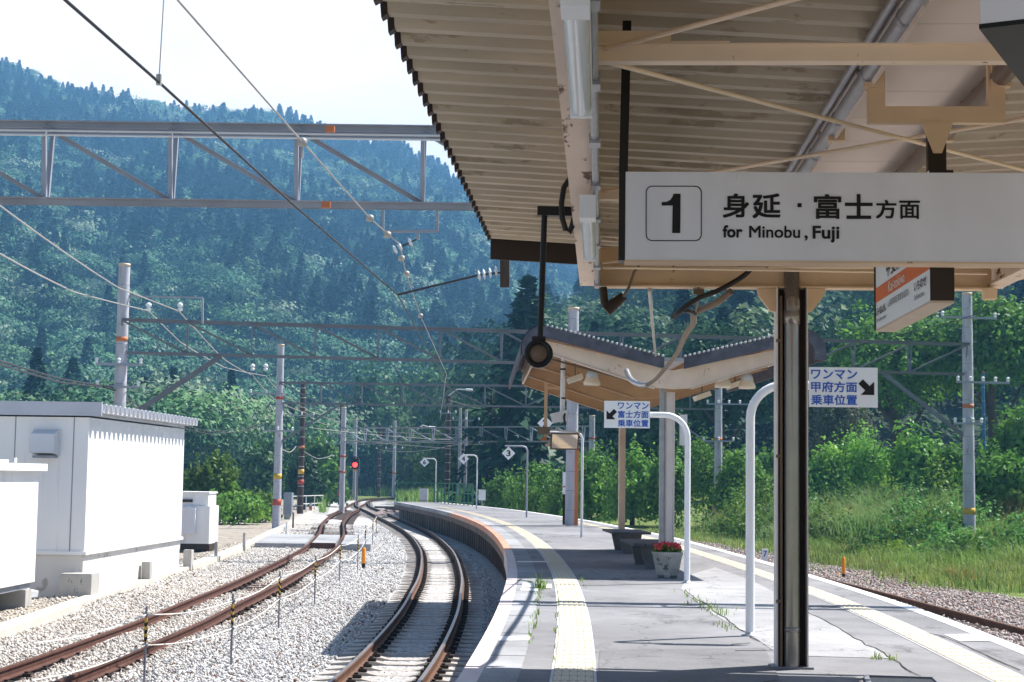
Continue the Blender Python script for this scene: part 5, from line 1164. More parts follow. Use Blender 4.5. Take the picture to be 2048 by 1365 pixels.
def truss(t, a, b, zt0, h, wd, bay, m_, double=True, direction=1):
    a = Vector((a[0], a[1], 0)); b = Vector((b[0], b[1], 0)); d = (b-a); Ln = d.length; d.normalize(); s_ = Vector((-d.y, d.x, 0))
    planes = (-wd/2, wd/2); kb = 0.25
    for nm, z in (('upper_chord', zt0), ('lower_chord', zt0-h)):
        mb = MB()
        for o_ in planes:
            o2 = o_ if nm == 'upper_chord' else o_*kb
            mb.angle(a+s_*o2+Vector((0, 0, z)), b+s_*o2+Vector((0, 0, z)), 0.085, 0.012)
        mb.build(nm, m_, t, world=True)
    mb = MB(); n_ = int(Ln/bay)
    for q in range(n_+1):
        p = a+d*(q*bay)
        for o_ in planes:
            mb.angle(p+s_*o_*kb+Vector((0, 0, zt0-h)), p+s_*o_+Vector((0, 0, zt0)), 0.055, 0.01, up=d)
            if q < n_:
                p2 = a+d*((q+1)*bay)
                mid = 0.5*Ln; dirn = direction if direction != 0 else (1 if q*bay < mid else -1)
                if o_ > 0: continue
                if dirn > 0: mb.angle(p+s_*o_+Vector((0, 0, zt0-0.03)), p2+s_*o_*kb+Vector((0, 0, zt0-h+0.03)), 0.06, 0.01)
                else: mb.angle(p+s_*o_*kb+Vector((0, 0, zt0-h+0.03)), p2+s_*o_+Vector((0, 0, zt0-0.03)), 0.06, 0.01)
        mb.bar(p+s_*planes[0]+Vector((0, 0, zt0)), p+s_*planes[1]+Vector((0, 0, zt0)), 0.05, 0.02)
    mb.build('lattice', m_, t, world=True)
    return d, s_

# nearest gantry
g1L = (-11.22, 21.385); g1R = (8.6, 22.4)
t = thing('catenary_gantry', 'nearest steel lattice gantry crossing above the tracks behind the canopy', 'gantry', (*g1L, -1.1), 0, 'catenary gantries over the tracks')
d1, s1 = truss(t, g1L, g1R, 6.30, 1.04, 0.42, 1.745, M['galv'], direction=1)
pole_parts(t, (g1L[0]-0.3, g1L[1], -1.2), 9, 0.2, 0.16, M['conpole']); pole_parts(t, (g1R[0]+0.3, g1R[1], -1.0), 9, 0.2, 0.16, M['conpole'])
mb = MB()
for k in range(2): mb.tube([Vector((g1L[0], g1L[1]-0.28-0.0*k, 6.20-0.06*k)), Vector((g1R[0], g1R[1]-0.28, 6.20-0.06*k))], 0.016, 6); mb.cut()
mb.build('conduit', M['galvlight'], t, world=True)
mb = MB()
for px, py in ((666, 266), (658, 416)):
    c_ = at(px, py, 22.0); mb.box((c_[0], c_[1]-0.235, c_[2]), (0.12, 0.06, 0.085)); mb.cut()
mb.build('band', M['bandorange'], t, world=True)
mb = MB()                                            # hanging support frame
A_ = [at(766, 408, 22.3), at(766, 463, 22.3), at(875, 463, 22.3), at(875, 405, 22.3)]
for q in range(3): mb.bar(A_[q], A_[q+1], 0.035, 0.035)
mb.bar(at(836, 463, 22.3), at(836, 480, 22.3), 0.04, 0.04); mb.build('hanging_frame', M['galv'], t, world=True)
mb = MB(); mb.bar(at(1010, 420, 22.3), at(1010, 575, 22.3), 0.13, 0.13); mb.build('drop_post', M['tarpole'], t, world=True)
mb = MB(); mb.tube([at(1008, 545, 22.3), at(960, 550, 22.4), at(795, 590, 22.5)], 0.016, 6); mb.tube([at(836, 478, 22.3), at(800, 495, 22.3)], 0.012, 6); mb.build('steady_arm', M['wire'], t, world=True)
def disc(mb, c, r, axis): mb.tube([Vector(c)-Vector(axis)*0.015, Vector(c), Vector(c)+Vector(axis)*0.02], [r*0.4, r, r*0.5], 10)
mb = MB(); 
for px in (958, 968, 980, 992): disc(mb, at(px, 552-(px-958)*0.25, 22.35), 0.085, (1, 0, 0.15)); mb.cut()
for px, py in ((820, 485), (800, 494), (790, 500)): disc(mb, at(px, py, 22.3), 0.075, (1, 0, 0.5)); mb.cut()
mb.build('insulator', M['insul'], t, world=True)

# second gantry
a2 = at(245, 650, 50); b2_ = at(1935, 690, 54.6)
t = thing('catenary_gantry', 'second lattice gantry spanning from the tall left pole to the right pole', 'gantry', (a2[0], a2[1], -1.2), 0, 'catenary gantries over the tracks')
d_, s_ = truss(t, a2, b2_, 6.25, 1.02, 0.40, 2.0, M['galvdark'], direction=0)
pa = (a2[0], a2[1], -1.2); pb = (b2_[0], b2_[1], -1.1); mid = at(1141, 1056, 50.5); pm = (mid[0], mid[1]+1.2, 0.0)
pole_parts(t, pa, 9.2, 0.205, 0.175, M['conpole'], [('bandorange', 6.85, 0.14)])
pole_parts(t, pb, 9.1, 0.21, 0.165, M['conpole'], [('bandorange', 5.25, 0.14), ('bandyellow', 1.7, 0.22)], steps=True)
pole_parts(t, pm, 7.05, 0.21, 0.175, M['conpole'], [], steps=False)
mb = MB(); mb.bb((pm[0]+0.10, pm[1]-0.215, 0.0), (pm[0]+0.22, pm[1]-0.205, 2.6)); mb.build('stripe', M['bandorange'], t, world=True)
mb = MB()
da = Vector(b2_)-Vector(a2); da.z = 0; da.normalize()
for base, sg_ in ((pa, 1), (pb, -1)):
    p = Vector((base[0], base[1], 3.05)); mb.angle(p, p+da*sg_*3.0+Vector((0, 0, 2.15)), 0.10, 0.012); mb.cut(); mb.angle(p+Vector((0, 0.3, 0)), p+da*sg_*3.0+Vector((0, 0.3, 2.15)), 0.10, 0.012); mb.cut()
mb.build('knee_brace', M['galvdark'], t, world=True)
crossarm(t, (pa[0], pa[1]-0.25, 4.85), 1.4, da, n=3); crossarm(t, (pa[0], pa[1]-0.25, 4.15), 1.3, da, n=2)
crossarm(t, (pb[0]+0.45, pb[1]-0.25, 4.95), 1.9, da, n=5); crossarm(t, (pb[0]-0.05, pb[1]-0.25, 3.55), 1.0, da, n=4); crossarm(t, (pb[0], pb[1]-0.25, 7.15), 2.0, da, n=2)
mb = MB(); q0 = at(262, 592, 50); q1 = at(405, 596, 50); q2 = at(405, 648, 50); mb.bar((pa[0], pa[1], q0[2]), q1, 0.05, 0.05); mb.bar(q1, q2, 0.06, 0.06); mb.build('feeder_bracket', M['galv'], t, world=True)
insulators(t, [at(297, 622, 49.9), at(360, 622, 49.9)], 1.6)

# third gantry
a3 = at(560, 768, 78); b3 = at(1437, 790, 78)
t = thing('catenary_gantry', 'third lattice gantry hanging between the thinner concrete poles', 'gantry', (a3[0], a3[1], -1.2), 0, 'catenary gantries over the tracks')
truss(t, a3, b3, 5.95, 1.0, 0.36, 2.0, M['galvdark'], direction=0)
pa = (a3[0], a3[1], -1.2); pb = (b3[0], b3[1], -1.1)
pole_parts(t, pa, 9.0, 0.21, 0.16, M['conpole'], [('bandred', 6.4, 0.14), ('bandyellow', 2.6, 0.25), ('bandred', 1.35, 0.3)])
pole_parts(t, pb, 8.0, 0.21, 0.17, M['conpole'], [('bandorange', 4.6, 0.14), ('bandred', 1.5, 0.25)], steps=True)
da = Vector(b3)-Vector(a3); da.z = 0; da.normalize(); mb = MB()
for base, sg_ in ((pa, 1), (pb, -1)):
    p = Vector((base[0], base[1], 3.0)); mb.angle(p, p+da*sg_*3.0+Vector((0, 0, 1.95)), 0.10, 0.012); mb.cut()
mb.build('knee_brace', M['galvdark'], t, world=True)
crossarm(t, (pa[0]-0.6, pa[1]-0.25, 5.4), 1.6, da, n=3); crossarm(t, (pa[0], pa[1]-0.25, 3.6), 1.5, da, n=3); crossarm(t, (pb[0]+0.5, pb[1]-0.25, 5.2), 2.2, da, n=5); crossarm(t, (pb[0], pb[1]-0.25, 3.4), 1.5, da, n=3)
insulators(t, [at(505, 741, 79), at(531, 741, 79)], 2.0)

# fourth gantry, far
a4 = at(687, 853, 112); b4 = at(1184, 862, 100)
t = thing('catenary_gantry', 'farthest thin lattice gantry low over the curve beyond the platform end', 'gantry', (a4[0], a4[1], -1.2), 0, 'catenary gantries over the tracks')
truss(t, a4, b4, 4.75, 0.95, 0.3, 2.0, M['galv'], direction=1)
pole_parts(t, (a4[0], a4[1], -1.2), 7.4, 0.2, 0.17, M['conpole'], [('bandred', 4.0, 0.14), ('bandred', 2.9, 0.14)])
pole_parts(t, (b4[0], b4[1], -1.0), 6.4, 0.21, 0.18, M['conpole'], [('bandred', 1.3, 0.25), ('bandred', 5.0, 0.12)])

# single poles
def single(label, px, top, base, D, m_, wpx, bands=(), arms=()):
    b = at(px, base, D); tp = at(px, top, D); b = np.array([b[0], b[1], b[2]]); t = thing('utility_pole', label, 'pole', tuple(b), 0, 'trackside utility poles')
    r_ = wpx*D/3200/2; pole_parts(t, b, tp[2]-b[2], r_*1.1, r_*0.9, m_, bands)
    for z, w_, n_ in arms: crossarm(t, (b[0], b[1]-r_-0.04, b[2]+z), w_, (1, 0.05, 0), n=n_)
    return t
single('dark tarred wooden pole right of the nearest left concrete pole', 600, 762, 1028, 101, M['tarpole'], 11.5, [('bandorange', 4.2, 0.16), ('bandyellow', 2.65, 0.3), ('bandred', 2.0, 0.3)], [(6.2, 1.6, 3)])
single('thin dark wooden pole close to the left of a concrete pole', 679, 806, 1010, 128, M['tarpole'], 7, [('bandyellow', 2.9, 0.3), ('bandred', 0.9, 0.3)], [(5.6, 2.2, 3), (4.9, 2.4, 3)])
single('grey pole directly behind the red signal', 708, 840, 1000, 138, M['conpole'], 7, [('bandyellow', 2.6, 0.25)])
single('thin dark pole left of two pale poles above the far curve', 757, 850, 995, 150, M['tarpole'], 6)
single('pale slim pole above the far curve of the track', 787, 842, 996, 148, M['conpole'], 6.5, [('bandorange', 2.3, 0.2)], [(4.5, 1.6, 3)])
single('stout tarred pole with a curved lamp arm at the platform end', 894, 790, 990, 118, M['tarpole'], 11, (), [(6.0, 1.2, 3)])
single('pale double pole left member beside the stout tarred pole', 918, 818, 990, 112, M['conpole'], 6)
single('pale double pole right member beside the stout tarred pole', 930, 820, 990, 112, M['conpole'], 6, (), [(5.2, 1.9, 3)])
single('slim brown pole left of the number 3 marker', 979, 788, 1020, 112, M['tarpole'], 7, (), [(4.6, 1.6, 2)])
single('thin black pole just behind the number 3 marker', 1014, 830, 1016, 116, M['tarpole'], 5.5, [('bandred', 1.3, 0.3)], [(6.5, 2.6, 4)])
single('slim blue pole among the trees right of the right concrete pole', 1968, 745, 935, 72, M['bluepole'], 7)
for lb, px, py, px2, py2, D in (('curved pale lamp arm on top of the stout tarred pole', 897, 792, 932, 780, 117.8), ('curved pale lamp arm above the far curve', 834, 860, 858, 855, 125)):
    a_ = at(px, py, D); b_ = at(px2, py2, D); t = thing('street_light', lb, 'lamp', tuple(a_), 0, 'curved lamp arms'); m_ = (a_+b_)/2+np.array([0, 0, 0.25]); mb = MB(); mb.tube([a_, m_, b_], 0.06, 6); mb.build('arm', M['galvlight'], t, world=True)
    mb = MB(); mb.tube([b_, b_+np.array([0.5, 0, -0.02])], 0.09, 8); mb.build('head', M['signplain'], t, world=True)
# red signal
b = at(713, 1004, 122); hd = at(711, 925, 122)
t = thing('railway_signal', 'railway signal showing a red light left of the far curve', 'signal', tuple(b))
mb = MB(); mb.tube([b, (b[0], b[1], hd[2]+0.4)], 0.07, 8); mb.build('mast', M['stake'], t, world=True)
mb = MB(); mb.prism(rrect(-0.28, -0.55, 0.28, 0.45, 0.25), (hd[0], hd[1]-0.2, hd[2]), (1, 0, 0), (0, 0, 1), (0, 1, 0), 0.12); mb.lathe((hd[0], hd[1]-0.32, hd[2]+0.2), [(0.19, -0.1), (0.19, 0.1)], 12, 'Y'); mb.build('backplate', M['black'], t, world=True)
mb = MB(); mb.lathe((hd[0], hd[1]-0.23, hd[2]-0.20), [(0.001, -0.06), (0.15, -0.04), (0.19, 0.02)], 14, 'Y'); mb.build('red_lamp', M['signalred'], t, world=True)
mb = MB(); mb.bar((hd[0]+0.3, hd[1], hd[2]-1.0), (hd[0]+0.3, hd[1], hd[2]+0.3), 0.04, 0.04); mb.bar((hd[0], hd[1], hd[2]-1.0), (hd[0]+0.3, hd[1], hd[2]-1.0), 0.04, 0.04); mb.build('ladder', M['galv'], t, world=True)

# green fence at the platform end
p0 = np.array([-9.6, 92.5, 0.0]); p1 = np.array([-6.6, 82.5, 0.0])
t = thing('green_fence', 'green pipe fence closing the far end of the platform', 'fence', tuple(p0))
for q in range(11):
    p_ = p0+(p1-p0)*q/10; mb = MB(); mb.bar(p_, p_+np.array([0, 0, 1.15]), 0.06, 0.06); mb.build('post', M['fenceg'], t, world=True)
for h in (0.15, 0.62, 1.12):
    mb = MB(); mb.bar(p0+np.array([0, 0, h]), p1+np.array([0, 0, h]), 0.05, 0.05); mb.build('rail', M['fenceg'], t, world=True)
mb = MB(); p2 = np.array([-11.8, 92.8, 0.0])
mb.bar(p2+np.array([0, 0, 1.1]), p0+np.array([0, 0, 1.1]), 0.05, 0.05); mb.bar(p2, p2+np.array([0, 0, 1.15]), 0.06, 0.06); mb.build('gate', M['fenceg'], t, world=True)
c_ = at(964, 995, 83); t = thing('notice_board', 'small white notice board standing right of the green fence', 'sign', (c_[0], c_[1], 0)); mb = MB(); mb.bb((c_[0]-0.18, c_[1], 0.3), (c_[0]+0.18, c_[1]+0.04, 0.85)); mb.build('plate', M['signplain'], t, world=True); mb = MB(); mb.bb((c_[0]-0.03, c_[1]+0.04, 0), (c_[0]+0.03, c_[1]+0.08, 0.6)); mb.build('post', M['galv'], t, world=True)
c_ = at(847, 985, 95); t = thing('control_box', 'pale control box on the far platform tip left of the green fence', 'box', (c_[0], c_[1], 0)); mb = MB(); mb.bb((c_[0]-0.25, c_[1], 0.1), (c_[0]+0.25, c_[1]+0.3, 0.75)); mb.build('case', M['galvlight'], t, world=True); mb = MB(); mb.bb((c_[0]-0.2, c_[1]+0.02, 0), (c_[0]+0.2, c_[1]+0.28, 0.1)); mb.build('foot', M['blockconc'], t, world=True)

# ------------------------------------------------------------------ overhead wires
def wire(label, pts, r, m_='wire', sag=0.0, extra=None, name='overhead_wire'):
    P = [np.array(p, float) for p in pts]; o = []
    for a_, b_ in zip(P[:-1], P[1:]):
        L_ = np.linalg.norm(b_-a_); s_g = sag*(L_/30)**2
        for q in range(10): s_ = q/10; o.append(a_+(b_-a_)*s_-np.array([0, 0, s_g*4*s_*(1-s_)]))
    o.append(P[-1]); mb = MB(); mb.tube(o, r, 6)
    if extra: extra(mb)
    return tag(mb.build(name, M[m_]), label, 'wire', 'overhead wires')
def ext(a_, b_, k): return b_+(a_-b_)*k
A_, B_ = at(318, 165, 10.4), at(795, 590, 22.5)
ca = at(130, 0, 8.6)
c2 = at(905, 787, 50.5)
wire('thick black contact wire running down from the top left above the main track', [ext(ca, A_, 2.2), ca, A_, at(590, 413, 15.2), B_], 0.0105)
wire('contact wire continuing from the steady arm to the second gantry', [B_, c2, at(884, 868, 84)], 0.010)
Ma, Mb_ = at(355, 0, 11.0), at(605, 285, 15.7)
def blob(mb):
    mb.lathe(tuple(Mb_), [(0.001, -0.05), (0.045, -0.03), (0.045, 0.03), (0.001, 0.05)], 10)
    mb.tube([Mb_, Mb_-np.array([0, 0, 0.16])], 0.012, 6)
wire('messenger wire with a pale clamp crossing the nearest gantry', [ext(Ma, Mb_, 2.5), Ma, Mb_, at(740, 437, 20.5), at(800, 490, 22.3)], 0.009, 'wirelight', extra=blob)
def beads(mb):
    for px, py, D in ((740, 437, 20.5), (775, 470, 21.6), (803, 517, 24), (813, 548, 25.6), (841, 632, 32)):
        mb.lathe(tuple(at(px, py, D)), [(0.001, -0.05), (0.05, -0.03), (0.05, 0.03), (0.001, 0.05)], 10)
wire('beaded messenger wire dropping from the pull off to the second gantry', [at(800, 490, 22.3), at(810, 540, 25.2), at(841, 632, 32), at(893, 748, 50.5), at(880, 840, 84)], 0.009, 'wirelight', extra=beads)
wire('thin dropper wire hanging at the top left', [at(331, -60, 10.4), at(318, 160, 10.4)], 0.004, 'wirelight', extra=lambda mb: mb.box(at(318, 160, 10.4), (0.03, 0.03, 0.07)))
F1 = [at(-120, 330, 28), at(0, 412, 32), at(237, 576, 46), at(358, 623, 49.9)]
wire('upper pale feeder wire sweeping past the tall left pole', F1+[at(396, 664, 55), at(448, 719, 66), at(503, 750, 79)], 0.018, 'wirelight', 0.2)
wire('lower pale feeder wire sweeping past the tall left pole', [at(-120, 425, 28), at(0, 508, 32), at(150, 585, 42), at(297, 622, 49.9), at(361, 685, 56), at(448, 735, 68), at(531, 752, 79)], 0.018, 'wirelight', 0.2)
wire('feeder wire from the left concrete pole toward the dark wooden pole', [at(505, 750, 79), at(550, 800, 90), at(612, 826, 101), at(660, 850, 120)], 0.02, 'wirelight', 0.5)
wire('feeder wire drooping right of the left concrete pole', [at(531, 752, 79), at(585, 800, 96), at(640, 830, 112), at(690, 846, 126)], 0.02, 'wirelight', 0.5)
for k, (dy, lb) in enumerate(((0, 'upper strand'), (7, 'lower strand'))):
    wire('dark communication cable left of the tall pole, '+lb, [at(-150, 660+dy, 30), at(0, 722+dy, 36), at(120, 758+dy, 42), at(205, 772+dy*0.3, 49), at(243, 778+dy, 50)], 0.022, 'wire', 0.1)
    wire('dark communication cable sagging behind the equipment building, '+lb, [at(243, 790+dy, 50), at(330, 842+dy, 62), at(420, 864+dy*0.7, 70), at(490, 858+dy*0.7, 75), at(540, 838+dy, 78)], 0.022, 'wire', 0.1)
wire('pale cables sagging between the left concrete pole and dark pole', [at(563, 898, 79), at(580, 905, 88), at(592, 893, 100)], 0.025, 'wirelight', 0.3)
wire('pale cables sagging between the two dark wooden poles', [at(608, 903, 101), at(635, 918, 112), at(665, 910, 127)], 0.025, 'wirelight', 0.3)
for k, (x0, y0, D0, x1, y1, D1) in enumerate([(690, 880, 112, 1000, 905, 112), (620, 856, 101, 900, 880, 118), (690, 862, 112, 930, 870, 112), (700, 890, 130, 980, 868, 112), (760, 900, 148, 930, 885, 112), (690, 875, 126, 985, 890, 112), (897, 800, 117, 1014, 835, 116)]):
    lbs = ['lowest thin wire strung across the far poles', 'long thin wire leaving the dark wooden pole to the stout pole', 'thin wire level with the farthest gantry chord', 'thin wire rising to the slim brown pole', 'short thin wire from the far pale pole to the double pole', 'thin wire between the thin dark pole and the slim brown pole', 'thin wire sloping from the stout pole to the thin black pole']
    wire(lbs[k], [at(x0, y0, D0), at(x1, y1, D1)], 0.022, 'wirelight', 0.25)
wire('thin dark stay wire rising past the right concrete pole', [at(1680, 700, 54), at(1920, 640, 54), at(2060, 590, 50)], 0.014, 'wire')

# ------------------------------------------------------------------ hills and forest
def hill(name, us, sky_pts, d0, d1, z0, under):
    us = np.array(us); el_ = np.interp(us, [q[0] for q in sky_pts], [q[1] for q in sky_pts])
    nt_ = 40; T = np.linspace(0, 1.35, nt_); V = []
    for u, ypx in zip(us, el_):
        dv = ray(u, CY); dh = np.array([dv[0], dv[1]]); dh /= np.linalg.norm(dh)
        r_ = ray(u, ypx); tanE = r_[2]/math.hypot(r_[0], r_[1])
        ztop = EYE[2]+tanE*d1-under
        for q in T:
            D = d0+(d1-d0)*q; h = z0+(ztop-z0)*(q**1.08 if q <= 1 else 1-(q-1)*1.2)
            h += (4.0*math.sin(u*0.011+q*7)+3.0*math.sin(u*0.023-q*11)+2*math.sin(u*0.05+q*19))*min(1, q*3)*(0.45 if d1 > 300 else 0.35)
            V.append((EYE[0]+dh[0]*D, EYE[1]+dh[1]*D, h))
    V = np.array(V); n_ = len(us); i_ = (np.arange(n_-1)[:, None]*nt_+np.arange(nt_-1)[None]).ravel()
    F = np.stack([i_, i_+nt_, i_+nt_+1, i_+1], 1); o = npmesh(name, V, F, M['hillsoil'], smooth=True); o['kind'] = 'structure'
    return V.reshape(n_, nt_, 3), T
usL = np.arange(-1300, 1700, 25); usR = np.arange(880, 3400, 25)
VL, TL = hill('hill', usL, [(-1300, 20), (-500, 70), (0, 125), (100, 158), (180, 180), (270, 190), (330, 198), (440, 198), (520, 215), (600, 245), (700, 275), (780, 290), (850, 315), (920, 350), (1000, 405), (1100, 470), (1200, 535), (1400, 640), (1700, 760)], 245, 900, -2.0, 12.0)
VR, TR = hill('hill', usR, [(880, 860), (1000, 760), (1080, 660), (1150, 610), (1250, 560), (1400, 500), (1700, 430), (2048, 380), (3400, 250)], 105, 300, -1.0, 7.0)

def proto_conifer(n):
    h = rng.random(n)**0.8; r_ = (1-h)*(0.5+0.5*rng.random(n))+0.03; a_ = rng.random(n)*2*np.pi; lay = 0.06*np.sin(h*38+np.sin(a_*3)*1.2)
    return np.stack([np.cos(a_)*(r_+lay*(1-h))*0.30, np.sin(a_)*(r_+lay*(1-h))*0.30, 0.10+0.9*h-0.10*r_], 1)
def proto_broad(n, seed, lobes=9):
    q = np.random.default_rng(seed); L_ = q.normal(size=(lobes, 3)); L_ /= np.linalg.norm(L_, axis=1)[:, None]; L_[:, 2] = np.abs(L_[:, 2])*0.8-0.1
    ctr = L_*np.array([0.30, 0.30, 0.26])*q.uniform(0.6, 1.05, (lobes, 1)); rad = q.uniform(0.16, 0.26, lobes)
    k = q.integers(0, lobes, n); dv = q.normal(size=(n, 3)); dv /= np.linalg.norm(dv, axis=1)[:, None]; dv[:, 2] = np.where(dv[:, 2] < -0.35, -dv[:, 2], dv[:, 2])
    rr = rad[k]*q.uniform(0.72, 1.05, n); ns = lobes*7; sd_ = q.integers(0, n, ns); sh = q.random(n) < 0.16; pick = sd_[q.integers(0, ns, n)]
    dv[sh] = dv[pick[sh]]+q.normal(size=(int(sh.sum()), 3))*0.05; k[sh] = k[pick[sh]]; rr[sh] = rad[k[sh]]*q.uniform(0.95, 1.5, int(sh.sum()))
    return ctr[k]+dv*rr[:, None]*np.array([1, 1, 0.8])+np.array([0, 0, 0.62])
def leaf_faces(c, nbias, size, quad=False, jit=0.6):
    n = len(c); nrm = rng.normal(size=(n, 3))*jit+nbias/(np.linalg.norm(nbias, axis=1)[:, None]+0.15); nrm /= np.linalg.norm(nrm, axis=1)[:, None]
    a_ = np.cross(nrm, rng.normal(size=(n, 3))); a_ /= np.linalg.norm(a_, axis=1)[:, None]; b_ = np.cross(nrm, a_)
    s_ = (size*(0.6+0.8*rng.random(n)))[:, None]
    if quad: return np.stack([c-a_*s_, c-b_*s_*0.55, c+a_*s_, c+b_*s_*0.55], 1).reshape(-1, 3), 4
    return np.stack([c+a_*s_, c-a_*s_*0.6+b_*s_*0.8, c-a_*s_*0.6-b_*s_*0.8], 1).reshape(-1, 3), 3
def sample_hill(VV, T, us, n, u0, u1, t0, t1):
    iu = np.interp(rng.uniform(u0, u1, n), us, np.arange(len(us))); itt = np.interp(t0+(t1-t0)*rng.random(n)**0.62, T, np.arange(len(T)))
    a0 = np.clip(iu.astype(int), 0, len(us)-2); b0 = np.clip(itt.astype(int), 0, len(T)-2); fa = (iu-a0)[:, None]; fb = (itt-b0)[:, None]
    return (VV[a0, b0]*(1-fa)+VV[a0+1, b0]*fa)*(1-fb)+(VV[a0, b0+1]*(1-fa)+VV[a0+1, b0+1]*fa)*fb
def forest(name, label, P, nleaf, hrange, conif_frac, mt, leaf_px):
    Vs = []; Ts = []; lv = nleaf if isinstance(nleaf, tuple) else (nleaf, nleaf); lp = leaf_px if isinstance(leaf_px, tuple) else (leaf_px, leaf_px)
    PC = [proto_conifer(q) for q in lv]; PB = [[proto_broad(q, s_) for s_ in range(6)] for q in lv]
    noise = np.sin(P[:, 0]*0.026+1.3)*np.sin(P[:, 1]*0.020+0.4)+0.5*np.sin(P[:, 0]*0.09+P[:, 1]*0.07)
    for i, p in enumerate(P):
        dist = math.hypot(p[0], p[1]); fi = len(lv)-1 if len(lv) < 3 else (0 if dist < 262 else (1 if dist < 440 else 2)); protoC = PC[fi]; protoB = PB[fi]; leaf_px = lp[fi]
        con = rng.random() < (0.12 if len(lv) > 2 and dist < 335 else 1.0)*np.clip(conif_frac+0.45*noise[i]-0.5*(p[2] > 195), 0.03, 0.97); h = rng.uniform(*hrange)*(1.15 if con else 0.85)
        if con: c = protoC.copy(); sxy = h*rng.uniform(0.95, 1.3); tn = rng.uniform(0.6, 1.0)*np.array([0.72, 0.92, 1.05])
        else:
            c = protoB[rng.integers(6)].copy(); sxy = h*rng.uniform(1.0, 1.6); tn = rng.uniform(1.0, 1.9)*np.array([1.05, 1.05, 0.92])
            rr = rng.random()
            if rr < 0.06: tn = np.array([4.2, 2.4, 2.6])*rng.uniform(0.8, 1.2); sxy *= 1.4; h *= 1.15
            elif rr < 0.22: tn = tn*np.array([1.5, 1.3, 1.0])
        a_ = rng.random()*6.28; ca, sa = math.cos(a_), math.sin(a_)
        cc = np.stack([(c[:, 0]*ca-c[:, 1]*sa)*sxy, (c[:, 0]*sa+c[:, 1]*ca)*sxy, c[:, 2]*h], 1)
        nb = np.stack([cc[:, 0]/sxy*2.6, cc[:, 1]/sxy*2.6, np.full(len(cc), 0.55) if con else (c[:, 2]-0.5)*2.5], 1)
        v, k = leaf_faces(cc, nb, leaf_px*h, False, 0.26)
        Vs.append(v+p); Ts.append(np.repeat((tn[None]*rng.uniform(0.8, 1.2, (len(cc), 1))), 3, axis=0))
    V = np.concatenate(Vs); T_ = np.concatenate(Ts); F = np.arange(len(V)).reshape(-1, 3)
    return tag(npmesh(name, V, F, mt, tint=T_), label, 'forest', kind='stuff')
PF = sample_hill(VL, TL, usL, 5600, -250, 1450, 0.0, 1.04)
uu = rng.uniform(-260, 640, 420); dd = np.where(uu > 430, rng.uniform(175, 255, 420), rng.uniform(135, 255, 420)); PX = np.array([at(a_, 950, b_) for a_, b_ in zip(uu, dd)]); PX[:, 2] = -2.5; PF = np.concatenate([PF, PX]); pxs = CX+178+FPX*PF[:, 0]/PF[:, 1]; PF = PF[~((pxs > 650) & (pxs < 1060) & (PF[:, 1] < 245))]
forest('forest', 'hazy blue green forest of cedars and broadleaf trees covering the far hill', PF, (1700, 850, 460), (9.5, 15.5), 0.58, M['forest'], (0.019, 0.028, 0.038))
PF = sample_hill(VR, TR, usR, 620, 930, 2500, 0.0, 0.95)
forest('forest', 'dark green wood climbing the nearer slope on the right', PF, 1000, (9, 14), 0.25, M['woodshade'], 0.028)

# ------------------------------------------------------------------ individual trees and bushes
def tree(name, label, loc, h, w_, mt, nleaf, leaf, seed, cat='tree', lobes=10, trunk=True, tint=(1, 1, 1), zlow=0.0, group=None):
    nleaf = int(nleaf*2.0); leaf *= 0.72; lobes = int(lobes*1.5)
    t = thing(name, label, cat, tuple(loc), 0, group)
    c = proto_broad(nleaf, seed, lobes); c[:, 2] = (c[:, 2]-c[:, 2].min())/(c[:, 2].max()-c[:, 2].min()); c[:, 2] = (zlow+(1-zlow)*c[:, 2])*h
    c[:, 0] *= w_/0.95; c[:, 1] *= w_/0.95
    nb = np.stack([c[:, 0]/w_*2, c[:, 1]/w_*2, (c[:, 2]/h-0.35)*2.2], 1); v, k = leaf_faces(c, nb, leaf, True)
    tt = np.repeat(np.array(tint)[None]*rng.uniform(0.75, 1.25, (nleaf, 1)), 4, axis=0)
    npmesh('crown' if trunk else 'foliage', v, np.arange(len(v)).reshape(-1, 4), mt, tint=tt, parent=t)
    mb = MB(); rng2 = random.Random(seed)
    mb.tube([(0, 0, -0.2), (0.05*w_*0.2, 0, h*0.3), (0, 0.03*w_, h*0.6)], [0.03*h, 0.022*h, 0.008*h], 8)
    for q in range(5):
        a_ = q*1.26+rng2.random(); z0 = h*(0.25+0.06*q); mb.tube([(0, 0, z0), (math.cos(a_)*w_*0.2, math.sin(a_)*w_*0.2, z0+h*0.15), (math.cos(a_)*w_*0.36, math.sin(a_)*w_*0.36, z0+h*0.3)], [0.012*h, 0.008*h, 0.003*h], 6)
    mb.build('trunk' if trunk else 'stems', M['bark'], t)
    return t
def pt(px, D, z=None):
    p = at(px, 950, D); zz = float(zground(np.array(p[0]), np.array(p[1]))) if z is None else z
    return (p[0], p[1], zz)
def hgt(px, ytop, D, z): return at(px, ytop, D)[2]-z
def tree_px(name, label, px, ytop, wpx, D, mt, nleaf, leaf, seed, **kw):
    p = pt(px, D); h = hgt(px, ytop, D, p[2]); return tree(name, label, p, h, wpx*D/3200, mt, nleaf, leaf, seed, **kw)
tree_px('broadleaf_tree', 'yellow green small tree right of the white generator cabinet', 420, 888, 130, 84, M['leaflight'], 3200, 0.20, 11, lobes=12, tint=(0.85, 0.9, 0.8))
tree_px('shrub', 'sprawling bright green bush below the yellow green tree', 470, 965, 130, 82, M['leaf'], 1800, 0.17, 12, cat='shrub', trunk=False, tint=(1.5, 1.5, 1.1))
tree_px('shrub', 'low leafy bush between the generator cabinet and the left concrete pole', 520, 975, 90, 88, M['leaflight'], 1200, 0.17, 13, cat='shrub', trunk=False)
